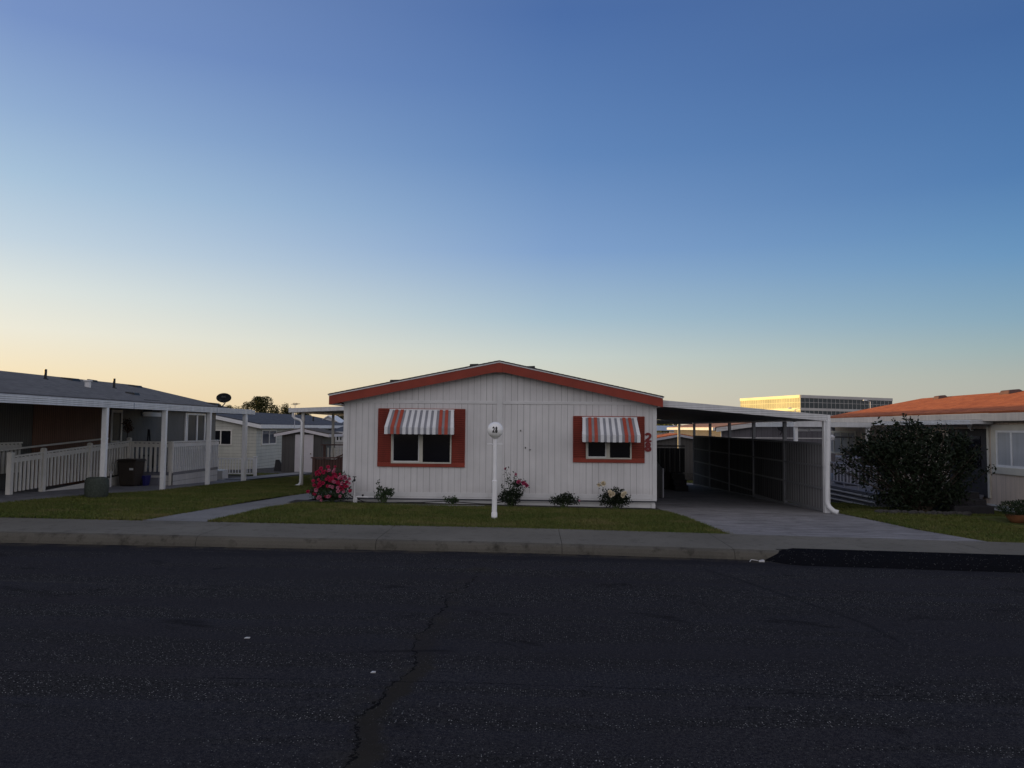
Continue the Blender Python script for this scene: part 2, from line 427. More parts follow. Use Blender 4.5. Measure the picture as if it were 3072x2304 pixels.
col_ = n.mix(n.remap(mid, .44, .66, 0, .55), col_, (.062, .060, .062))
col_ = n.mix(n.remap(fine, .52, .70, 0, .6), col_, (.15, .15, .155))
vo = n.n('ShaderNodeTexVoronoi'); vo.voronoi_dimensions = '2D'; n.l(n.pos, vo.inputs[0]); vo.inputs['Scale'].default_value = 46
sp = n.n('ShaderNodeSeparateColor'); n.l(vo.outputs['Color'], sp.inputs[0])
chipsel = n.remap(sp.outputs[0], .84, .86); chip = n.math('MULTIPLY', chipsel, n.remap(vo.outputs[0], .14, .22, 1, 0))
smoothband = n.remap(streak, .44, .56, .15, 1.)
chip = n.math('MULTIPLY', chip, smoothband)
col_ = n.mix(n.math('MULTIPLY', chip, n.remap(sp.outputs[1], 0, 1, .12, 1.)), col_, (.62, .61, .60))
main = [(1470, 1680), (1395, 1765), (1345, 1785), (1330, 1830), (1290, 1875), (1262, 1915), (1238, 1950), (1243, 1985), (1228, 2022), (1172, 2056), (1140, 2095), (1100, 2130), (1064, 2175), (1066, 2235), (1045, 2300), (1030, 2420)]
mp = [roadz(*q) for q in main]; pts = [(p.y, p.x) for p in mp]; ylo, yhi = pts[-1][0], pts[0][0]
jag = n.remap(n.noise(4, 6, .72), .3, .7, -.075, .075)
xc = n.math('ADD', float_curve(n, Y, pts, ylo, yhi, -3., 1.), jag)
dx = n.math('SUBTRACT', X, xc); ad = n.math('ABSOLUTE', dx)
inr = n.math('MULTIPLY', n.remap(Y, yhi-2.2, yhi-.1, 1, 0), 1.0)
wid = n.math('MULTIPLY', n.remap(Y, ylo, yhi, .009, .010), n.remap(n.noise(4, 3), .35, .65, .5, 1.4))
crack = n.math('MULTIPLY', n.math('LESS_THAN', ad, wid), inr)
band = n.math('MULTIPLY', n.remap(n.math('ABSOLUTE', n.math('SUBTRACT', dx, .09)), .05, .14, 1, 0), n.remap(Y, 6.5, 10.5, 1, 0))
col_ = n.mix(n.math('MULTIPLY', band, .85), col_, (.030, .027, .023))
dust = n.math('MULTIPLY', n.remap(n.math('ABSOLUTE', dx), .0, .28, 1, 0), n.remap(n.noise(2.2, 4), .48, .62))
col_ = n.mix(n.math('MULTIPLY', dust, .5), col_, (.042, .038, .030))
allc = crack
def hcrack(px, w, jm, x0=-30, x1=30, soft=False, strength=.8):
    global allc
    P = [roadz(*q) for q in px]; P.sort(key=lambda p: p.x)
    pts = [(x0, P[0].y+.1)] + [(p.x, p.y) for p in P] + [(x1, P[-1].y)]
    ys = [p[1] for p in pts]; a, b = min(ys)-.5, max(ys)+.5
    yc = n.math('ADD', float_curve(n, X, pts, x0, x1, a, b), n.remap(n.noise(3.3, 6, .72, vec=n.vec((1, 1, 1), (a*3, 0, 0))), .3, .7, -jm, jm))
    d = n.math('ABSOLUTE', n.math('SUBTRACT', Y, yc)); gate = n.remap(n.noise(.7, 2, vec=n.vec((1, .2, 1), (a*7, 0, 0))), .38, .52)
    return n.math('MULTIPLY', n.math('MULTIPLY', n.math('LESS_THAN', d, w), gate), strength), d
c1, d1 = hcrack([(-300, 2030), (0, 2023), (300, 2032), (560, 2040), (900, 2045), (1250, 2050), (1536, 2055), (2100, 2072), (2700, 2085), (3072, 2090)], .008, .03)
c2, d2 = hcrack([(-300, 1760), (0, 1753), (400, 1762), (750, 1775), (1000, 1782), (1360, 1775), (1800, 1785), (2400, 1800), (3072, 1830)], .004, .02, strength=.0)
c3, d3 = hcrack([(900, 1968), (1100, 1961), (1290, 1956)], .012, .01, strength=.0)
allc = n.math('MAXIMUM', allc, c1)
lightline = n.math('MULTIPLY', n.remap(d2, .015, .07, 1, 0), n.remap(X, -14, 1, .5, 0))
col_ = n.mix(lightline, col_, (.075, .070, .068))
b3 = n.math('MULTIPLY', n.remap(d3, .0, .06, 1, 0), n.math('MULTIPLY', n.remap(X, -1.9, -1.2), n.remap(X, -.85, -.7, 1, 0)))
col_ = n.mix(n.math('MULTIPLY', b3, .95), col_, (.010, .010, .012))
lane = n.noise(1.0, 3, .5, vec=n.vec((.05, .55, 1), (11, 2, 0)))
col_ = n.mix(n.remap(lane, .45, .62, 0, .4), col_, (.026, .0245, .029))
stn = n.noise(.8, 4, .6, vec=n.vec((1, 1.6, 1), (5, 1, 0)), dist=.6)
col_ = n.mix(n.remap(stn, .60, .70, 0, .6), col_, (.0095, .009, .010))
# curve of a darker tar seam swinging out of the driveway
pts4 = [roadz(*q) for q in [(2090, 1700), (2240, 1745), (2400, 1800), (2600, 1870), (2740, 1945)]]
p4 = [(p.y, p.x) for p in pts4]
x4 = float_curve(n, Y, p4, p4[-1][0], p4[0][0], 0., 8.)
d4 = n.math('ABSOLUTE', n.math('SUBTRACT', X, n.math('ADD', x4, n.remap(mid, .3, .7, -.03, .03))))
b4 = n.math('MULTIPLY', n.remap(d4, .01, .06, 1, 0), n.math('MULTIPLY', n.remap(Y, p4[-1][0]+.1, p4[-1][0]+.4), n.remap(Y, p4[0][0]-.4, p4[0][0], 1, 0)))
col_ = n.mix(n.math('MULTIPLY', b4, .6), col_, (.014, .014, .017))
# fresh dark band along the gutter
gut = n.math('MULTIPLY', n.remap(n.math('ADD', Y, n.math('MULTIPLY', n.math('MAXIMUM', X, 0.0), .075)), 12.3, 13.2), n.remap(streak, .42, .56, 1, .3))
col_ = n.mix(n.math('MULTIPLY', gut, .7), col_, (.017, .017, .021))
sand = n.math('MULTIPLY', n.remap(n.math('ADD', Y, n.math('MULTIPLY', n.math('MAXIMUM', X, 0.0), .075)), 13.2, 13.46), n.remap(n.noise(3, 5, .7), .42, .58))
col_ = n.mix(n.math('MULTIPLY', sand, .75), col_, (.075, .065, .05))
col_ = n.mix(n.math('MULTIPLY', allc, .92), col_, (.004, .004, .005))
h = n.math('ADD', n.math('MULTIPLY', mid, .6), n.math('MULTIPLY', fine, .6)); h = n.math('SUBTRACT', h, n.math('MULTIPLY', allc, 3.0)); h = n.math('ADD', h, n.math('MULTIPLY', streak, .5))
n.bump(h, .55, .012)
M['asphalt'] = n.fin(col_, n.remap(streak, .4, .6, 1.0, .92), 0, .04)
n = NT('asphalt_new'); f1 = n.noise(75, 3, .7); vo = n.n('ShaderNodeTexVoronoi'); vo.voronoi_dimensions = '2D'; n.l(n.pos, vo.inputs[0]); vo.inputs['Scale'].default_value = 40
sp = n.n('ShaderNodeSeparateColor'); n.l(vo.outputs['Color'], sp.inputs[0])
cc = n.mix(n.remap(f1, .45, .7, 0, .5), (.006, .0065, .009), (.020, .020, .025)); cc = n.mix(n.math('MULTIPLY', n.remap(sp.outputs[0], .93, .95), n.remap(vo.outputs[0], .15, .25, .7, 0)), cc, (.2, .2, .2))
n.bump(f1, .9, .02); M['asphalt_new'] = n.fin(cc, 1., 0, .04)
# ------------------------------------------------------------------ the ground
def C(x): return -.075*max(0., x) if x > .8 else (-.075*smooth((x+.8)/1.6)*.8 if x > -.8 else 0.)
def strip(name, mat, xs, rows, kind='structure'):
    "rows: list of functions x -> (y, z)"
    m = MB()
    for k in range(len(xs)-1):
        for j in range(len(rows)-1):
            a, b = xs[k], xs[k+1]
            p = [rows[j](a), rows[j](b), rows[j+1](b), rows[j+1](a)]
            m.quad((a, *p[0]), (b, *p[1]), (b, *p[2]), (a, *p[3]))
    o = m.build(name, mat, smooth_=False, loc=(0, 0, 0)); o['kind'] = kind
    bm = bmesh.new(); bm.from_mesh(o.data); bmesh.ops.remove_doubles(bm, verts=bm.verts, dist=1e-5)
    for f in bm.faces:
        if f.normal.z < 0: f.normal_flip()
        f.smooth = True
    bm.to_mesh(o.data); bm.free()
    return o
# terrain
gx = [-2500, -800, -300, -120, -60, -40, -20, 0, 20, 40, 60, 120, 300, 800, 2500]; gy = [14.0, 15.4, 20.1, 25, 30, 40, 60, 120, 400, 1200, 3000]
o = strip('ground', 'dirt', gx, [(lambda x, y=y: (y, G(x, y)-.10 if y > 14.5 else -.5)) for y in gy])
strip('far_side_ground', 'dirt', gx, [(lambda x, y=y: (y, -.3)) for y in (-600, -100, -12)])
xs = [-200, -100, -60]+[i*.5 for i in range(-80, 81)]+[60, 100, 200]
strip('road', 'asphalt', xs, [(lambda x, y=y: (y, -.15+KX(x)-.012*max(0, (9-y))/9)) for y in (-13, -4, 2, 6, 9, 11)] + [lambda x: (13.60+C(x), -.15+KX(x))])
SW = lambda x: .02-.008*x
jx = [gnd(*p).x for p in ((560, 1590), (1060, 1600), (1620, 1610), (2165, 1618), (2860, 1650))]
seg = sorted([-200]+[-7.55-2.95*i for i in range(1, 12)]+[-5.95, -2.75, .52, 3.45, 7.9, 11.2, 14.4, 18, 24]+[200])
m = MB(); kb = MB()
def prof(x):     # kerb and sidewalk cross-section
    c = 13.56+C(x); r = -.15+KX(x); s = SW(x)
    return [(c, r-.05), (c+.015, r+.05), (c+.045, r+.115), (c+.09, s-.022), (c+.14, s-.008)], [(c+.1405, s-.008), (c+.22, s), (c+.42, s), (c+2.0, s+.008), (c+2.01, s-.2)]
for a, b in zip(seg[:-1], seg[1:]):
    st = max(1, int((min(b, 40)-max(a, -40))/.5)); XS = [a+.004+(b-a-.008)*i/st for i in range(st+1)]
    for k in range(st):
        for tgt, q in ((kb, 0), (m, 1)):
            A = prof(XS[k])[q]; B = prof(XS[k+1])[q]
            for j in range(len(A)-1):
                tgt.quad((XS[k], *A[j]), (XS[k+1], *B[j]), (XS[k+1], *B[j+1]), (XS[k], *A[j+1]))
kb.build('kerb', 'concrete_kerb', kind='structure', loc=(0, 0, 0)); m.build('sidewalk', 'concrete_walk', kind='structure', loc=(0, 0, 0))
strip('sidewalk_bed', 'joint', xs, [lambda x: (13.6+C(x), -.25+KX(x)), lambda x: (13.72+C(x), SW(x)-.07), lambda x: (15.4+C(x), SW(x)-.03)])
# asphalt ramp over the kerb at the driveway
rx = [atZ(2262, 1650, -.1).x + i*.25 for i in range(0, 26)]
rx0, rx1 = rx[0], rx[-1]
def ramp_rows(x):
    e = min(1, max(0, (x-rx0)/.35))*min(1, max(0, (rx1-x)/1.1)); w = .05*math.sin(x*3.1)+.03*math.sin(x*7.7)
    return e, w
strip('asphalt_ramp', 'asphalt_new', rx, [
    lambda x: (13.5+C(x)-.36*ramp_rows(x)[0]-.10*ramp_rows(x)[1], -.15+KX(x)+.004),
    lambda x: (13.5+C(x)-.22*ramp_rows(x)[0], -.15+KX(x)+.004+.07*ramp_rows(x)[0]),
    lambda x: (13.5+C(x)+.02, -.15+KX(x)+.0+.145*ramp_rows(x)[0]),
    lambda x: (13.5+C(x)+.20+.04*ramp_rows(x)[1], -.15+KX(x)+.01+.169*ramp_rows(x)[0]+.02),
    lambda x: (13.5+C(x)+.25+.9*ramp_rows(x)[1], SW(x)+(.004 if ramp_rows(x)[0] > .5 else -.03))])
# driveway
dl = lambda y: 3.93 + (3.26-3.93)*min(1, (y-15.2)/4.9) if y < 20.1 else 3.26
dr = lambda y: 8.75 + (7.82-8.75)*min(1, max(0, (y-14.8)/5.3)) if y < 20.1 else 7.82
m = MB(); ys = [15.46, 17, 18.5, 20.1, 24.2, 28.4, 33, 38.5]
def dv(x, y): return (x, y, G(x, y)+(.012 if y > 16 else .0))
for a, b in zip(ys[:-1], ys[1:]):
    for i in range(8):
        t0, t1 = i/8, (i+1)/8
        q = []
        for (t, y) in ((t0, a), (t1, a), (t1, b), (t0, b)):
            x = dl(y)*(1-t)+dr(y)*t
            q.append((x, y+C(x), SW(x)+.008) if y == 15.46 else dv(x, y))
        m.quad(*q)
o = m.build('driveway', 'concrete_drive', kind='structure', loc=(0, 0, 0))
# walkway from the pavement to the side deck
wl = [gnd(412, 1566), gnd(650, 1524), gnd(905, 1483), Vector((-6.3, 25.8, 0))]; wr = [gnd(622, 1570), gnd(800, 1528), gnd(955, 1494), Vector((-5.2, 25.8, 0))]
wl[0].y = wr[0].y = 15.5
m = MB()
for k in range(3):
    q = [wl[k], wr[k], wr[k+1], wl[k+1]]; m.quad(*[(p.x, p.y, max(G(p.x, p.y)+.015, SW(p.x)+.01 if p.y < 15.6 else -9)) for p in q])
m.build('footpath', 'concrete_path', kind='structure', loc=(0, 0, 0))
# neighbour's driveway, slab path to the shed, gravel
m = MB()
def gpatch(m, pts, dz): m.poly([(p[0], p[1], G(p[0], p[1])+dz) for p in pts])
def gsheet(name, mat, x0, x1, ys, dz, dx=1.0):
    xs_ = [x0+(x1-x0)*i/max(1, int((x1-x0)/dx)) for i in range(max(1, int((x1-x0)/dx))+1)]
    return strip(name, mat, xs_, [(lambda x, y=y: (y, G(x, y)+dz)) for y in ys])
gsheet('neighbour_driveway', 'concrete_drive', -30, -10.95, [15.47, 18, 20.1, 26, 31], .008)
gsheet('slab_path', 'concrete_path', -12.6, -11.55, [31, 36, 42], .03)
gsheet('gravel_bed', 'gravel', -17, -7.5, [30.5, 36, 42, 50], -.01)
gsheet('neighbour_path', 'concrete_path', 11.0, 13.2, [15.2, 17, 19, 20.1], .012)
# lawns
def inpoly(P, poly):
    x, y = P[:, 0], P[:, 1]; ins = np.zeros(len(P), bool); n_ = len(poly)
    for i in range(n_):
        x1, y1 = poly[i][:2]; x2, y2 = poly[(i+1) % n_][:2]
        c = ((y1 > y) != (y2 > y)) & (x < (x2-x1)*(y-y1)/(y2-y1+1e-12)+x1); ins ^= c
    return ins
Gv = np.vectorize(G); Cv = np.vectorize(C)
def lawn(poly, dens, hgt=.055, name='lawn', front=True, label=None):
    from mathutils.geometry import tessellate_polygon
    # base sheet
    bm = bmesh.new(); vs = [bm.verts.new((p[0], p[1], 0)) for p in poly]; bm.faces.new(vs); bmesh.ops.triangulate(bm, faces=bm.faces)
    for _ in range(3): bmesh.ops.subdivide_edges(bm, edges=[e for e in bm.edges if e.calc_length() > .9], cuts=1, use_grid_fill=True)
    bmesh.ops.triangulate(bm, faces=bm.faces)
    a = np.array(poly); x0, x1, y0, y1 = a[:, 0].min(), a[:, 0].max(), a[:, 1].min(), a[:, 1].max()
    N = int((x1-x0)*(y1-y0)*dens); P = np.stack([rng.uniform(x0, x1, N), rng.uniform(y0, y1, N)], 1); P = P[inpoly(P, poly)]
    # extra overhanging blades round the edge
    E = []
    for i in range(len(poly)):
        p, q = np.array(poly[i][:2]), np.array(poly[(i+1) % len(poly)][:2]); L = np.linalg.norm(q-p); k = int(L*dens*.13); t = rng.uniform(0, 1, k)[:, None]
        E.append(p+(q-p)*t+rng.normal(0, .032, (k, 2)))
    P = np.concatenate([P]+E); N = len(P)
    z = Gv(P[:, 0], P[:, 1])+.012; yaw = rng.uniform(0, 2*math.pi, N); w = rng.uniform(.006, .012, N); hh = hgt*rng.uniform(.6, 1.3, N)
    lean = rng.normal(0, .55, (N, 2))*hh[:, None]
    base = np.stack([P[:, 0], P[:, 1], z], 1); d = np.stack([np.cos(yaw)*w, np.sin(yaw)*w, np.zeros(N)], 1)
    tip = base + np.stack([lean[:, 0], lean[:, 1], hh], 1)
    v = np.stack([base-d, base+d, tip], 1).reshape(-1, 3); f = np.arange(N*3).reshape(-1, 3)
    # merge the sheet in
    bm.verts.ensure_lookup_table(); bv = np.array([(q.co.x, q.co.y, G(q.co.x, q.co.y)+.018) for q in bm.verts]); bf = np.array([[q.index for q in fc.verts] for fc in bm.faces]); bm.free()
    v = np.concatenate([v, bv]); f = np.concatenate([f, bf+N*3])
    o = np_mesh(name, v, f, 'grass'); o['kind'] = 'stuff'; o['label'] = label; o['category'] = 'grass'
    return o
fr = lambda x: 15.5+C(x)
cl = [(wr[0].x, fr(wr[0].x)), (-3, fr(-3)), (-.8, fr(-.8)), (0, fr(0)), (.8, fr(.8)), (dl(15.2)-.02, fr(3.9))] + [(3.75, 16.4), (3.5, 18.3), (3.3, 19.2), (3.05, 19.45), (1, 19.42), (-3, 19.40), (-5.75, 19.42), (wr[1].x, wr[1].y)]
lawn(cl, 2200, label='mown front lawn in front of the white house around the lamp post')
tp = [gnd(450, 1480), gnd(613, 1459.6), gnd(732, 1447), gnd(935, 1425)]
g0 = gnd(0, 1514); g00 = gnd(-250, 1530)
ll = [(-22, 15.5), (wl[0].x, 15.5), (wl[1].x, wl[1].y), (wl[2].x, wl[2].y), (-6.35, 25.6), (-7.6, 26.2), (-7.7, 36), (tp[3].x+.3, tp[3].y-1), (tp[2].x, tp[2].y), (-10.93, 22.0), (g0.x, g0.y), (g00.x, g00.y), (-22, 16.4)]
lawn(ll, 1500, label='green lawn between the footpath and the left neighbour')
rl = [(dr(15.2)+.02, 14.95+.02), (12.6, fr(12.6)), (10.9, 17.2), (10.9, 20.2), (12.9, 20.2), (12.9, 24), (7.9, 24), (7.9, 37), (7.86, 37), (7.86, 20.1)]
lawn(rl, 1500, label='dark green lawn right of the driveway below the bush')
lawn([(5.5, 38.6), (9.6, 38.6), (9.6, 41.5), (5.5, 41.5)], 300, label='small strip of grass behind the carport')
lawn([(-17, 35.6), (-12.7, 35.6), (-12.7, 38.5), (-17, 38.5)], 300, label='strip of grass behind the low white fence')
# flower bed
gsheet('flower_bed', 'mulch', -6.2, 3.25, [19.38, 19.7, 20.2], .022)
m = MB()
for i in range(150):
    x = random.uniform(-1.2, 3.2); y = random.uniform(19.45, 19.62); r = random.uniform(.02, .045); m.lathe((x, y, G(x, y)+.01), [(r, 0), (r*1.05, r*.5), (r*.6, r*1.0), (r*.1, r*1.1)], 6)
o = m.build('edging_stones', 'stone', smooth_=True); o['kind'] = 'stuff'; tag(o, 'dark pebbles along the front of the flower bed', 'pebbles')
m = MB().box(-6.3, -1.2, 19.33, 19.41, G(-3, 19.4)-.02, G(-4, 19.4)+.035); m.build('bed_edging', 'concrete_path', kind='structure')
# ================================================================== the white house number 28
YF = 20.1
hx0, hx1 = atY(1031, 1350, YF).x, atY(1968.5, 1350, YF).x
apex = atY(1498, 1087, 19.8); eL = atY(987, 1188, 19.8); eR = atY(1989, 1193.5, 19.8)
eL.z = eR.z = (eL.z+eR.z)/2; cx = apex.x
sl = (apex.z-eL.z)/(apex.x-eL.x); slr = (apex.z-eR.z)/(eR.x-apex.x)
def roofz(x): return apex.z-(apex.x-x)*sl if x < apex.x else apex.z-(x-apex.x)*slr
YB = 37.6
house = thing('mobile_home', 'white gabled mobile home with red fascia and red and white striped awnings', 'house', (cx, YF, G(cx, YF)))
FH = .225    # fascia height
def gable_wall(y0, y1, zb):
    m = MB(); pts = [(hx0, zb), (hx1, zb), (hx1, roofz(hx1)-.06), (cx, roofz(cx)-.06), (hx0, roofz(hx0)-.06)]
    m.prism(pts, y0, y1); return m
zt = lambda px, py: atY(px, py, YF).z
zskL = zt(1035, 1496); zskR = zt(1960, 1504); zb_ = zskR
m = MB()
m.prism([(hx0, zskR-.02), (hx1, zskR-.02), (hx1, roofz(hx1)-.06), (cx, roofz(cx)-.06), (hx0, roofz(hx0)-.06)], YF, YB)
wall = m.build('wall', 'wall_white', house)
m = MB().box(hx0+.05, hx1-.05, YF+.05, YB-.05, G(hx1, YB)-.2, zskR-.02); m.build('skirting', 'trim_white', house)
# trim: corner boards, centre board, horizontal bands, bottom board, drip ledges
T = MB(); yt = YF-.022
T.box(hx0-.012, hx0+.095, yt, YF-.001, zskR+.02, roofz(hx0)-.1); T.box(hx1-.095, hx1+.012, yt, YF-.001, zskR+.02, roofz(hx1)-.1)
cxa, cxb = atY(1489.5, 1350, YF).x, atY(1506.5, 1350, YF).x
T.box(cxa, cxb, yt-.004, YF-.001, zskR+.15, roofz(cxa)-.1)
zb1, zb2 = zt(1300, 1210.5), zt(1300, 1202)
def band_end(z, s):     # x where the band meets the fascia
    return apex.x - (apex.z-FH-z)/sl if s < 0 else apex.x+(apex.z-FH-z)/slr
T.box(band_end(zb2, -1)-.35, cxa-.002, yt+.004, YF-.001, zb1, zb2); T.box(cxb+.002, band_end(zb2, 1)+.35, yt+.004, YF-.001, zb1, zb2)
T.build('wall_trim', 'trim_white', house, bevel=.004)
T = MB(); zq = zt(1500, 1479.5)
for a, b in ((hx0+.097, -2.1), (-2.09, cxa-.2), (cxa-.19, 1.2), (1.21, hx1-.097)): T.box(a, b, yt+.006, YF-.001, zskR+.055, zq)
T.box(hx0, hx1, yt-.012, YF-.001, zskR+.01, zskR+.045); T.box(hx0+.03, hx1-.03, YF+.02, YF+.049, zskR-.06, zskR-.03)
T.box(hx1-.12, hx1-.02, YF+.015, YF+.049, G(hx1, YF)-.1, zskR-.065)
T.build('base_board', 'trim_white', house)
MB().box(hx0+.01, hx1-.01, YF-.008, YF+.018, zskR-.028, zskR+.008).build('shadow_strip', 'ledge_shade', house)  # dark strip added to paint the shadow gap above the skirting
m = MB()
for i in range(5): x = -3.9+i*1.55; m = MB().box(x, x+.35, YF+.035, YF+.048, zskR-.19, zskR-.08); m.build('skirting_vent', 'trim_white', house)
# roof: shingle slab on both slopes, fascia boards, drip edge, soffit
yr0 = 19.8
def slope_slab(m, xa, za, xb, zb, y0, y1, t):
    m.hexa([(xa, y0, za-t), (xb, y0, zb-t), (xb, y1, zb-t), (xa, y1, za-t), (xa, y0, za), (xb, y0, zb), (xb, y1, zb), (xa, y1, za)])
roof = MB(); slope_slab(roof, eL.x-.03, eL.z-.006+.05, cx, apex.z+.05, yr0-.03, YB+.3, .022); slope_slab(roof, cx, apex.z+.05, eR.x+.03, eR.z-.006+.05, yr0-.03, YB+.3, .022)
rng2 = random.Random(3)
for s, xe, ze in ((-1, eL.x, eL.z), (1, eR.x, eR.z)):    # shingle courses stepping at the rake
    nC = 30
    for i in range(nC):
        t = i/nC; xa = cx+(xe-cx)*t; xb = cx+(xe-cx)*(t+1/nC*.96); za = apex.z+(ze-apex.z)*t+.052; zb = apex.z+(ze-apex.z)*(t+1/nC)+.061
        roof.hexa([(xa, yr0-.04, za-.008), (xb, yr0-.045, zb-.016), (xb, YB+.3, zb-.016), (xa, YB+.3, za-.008), (xa, yr0-.04, za), (xb, yr0-.045, zb-.004), (xb, YB+.3, zb-.004), (xa, YB+.3, za)])
roof.build('roof', 'roof_dark', house)
m = MB(); slope_slab(m, eL.x-.012, eL.z+.026, cx-.002, apex.z+.026, yr0-.016, yr0+.03, .032); slope_slab(m, cx+.002, apex.z+.026, eR.x+.012, eR.z+.026, yr0-.016, yr0+.03, .032)
m.build('drip_edge', 'metal_white', house)
m = MB(); slope_slab(m, eL.x, eL.z-.008, cx-.085, apex.z-.085*sl-.008, yr0, yr0+.025, FH); slope_slab(m, cx+.085, apex.z-.085*slr-.008, eR.x, eR.z-.008, yr0, yr0+.025, FH)
m.prism([(cx-.083, apex.z-FH-.035), (cx+.083, apex.z-FH-.035), (cx+.083, apex.z-.083*sl-.004), (cx, apex.z-.004), (cx-.083, apex.z-.083*sl-.004)], yr0-.006, yr0+.03)
m.box(eL.x, eL.x+.02, yr0+.026, YB+.3, eL.z-FH-.008, eL.z-.01); m.box(eR.x-.02, eR.x, yr0+.026, YB+.3, eR.z-FH-.008, eR.z-.01)
m.build('fascia', 'paint_red', house)
m = MB()
for xa, za, xb, zb in ((eL.x+.02, eL.z-FH+.01, hx0-.02, eL.z-FH+.012), (hx1+.02, eR.z-FH+.012, eR.x-.02, eR.z-FH+.01)): slope_slab(m, xa, za, xb, zb, yr0+.03, YB+.28, .012)
slope_slab(m, hx0, roofz(hx0)-.075, cx, apex.z-.075, yr0+.03, YF-.03, .012); slope_slab(m, cx, apex.z-.075, hx1, roofz(hx1)-.075, yr0+.03, YF-.03, .012)
m.build('soffit', 'trim_white', house)
# roof vents seen over the ridge line
for (pxa, pxb, py, Y) in ((1404, 1438, 1091.5, 20.9), (1164, 1210, 1139, 20.9), (1568, 1608, 1098, 20.9)):
    a = atY(pxa, py, Y); b = atY(pxb, py, Y); z = roofz((a.x+b.x)/2); dz = max(.1, a.z-z)
    m = MB(); m.hexa([(a.x, Y, z-.05), (b.x, Y, z-.05), (b.x, Y+.4, z-.05), (a.x, Y+.4, z-.05), (a.x+.05, Y+.04, z+dz), (b.x-.03, Y+.04, z+dz+.01), (b.x-.03, Y+.34, z+dz+.01), (a.x+.05, Y+.34, z+dz)])
    m.build('roof_vent', 'black', house, bevel=.01)
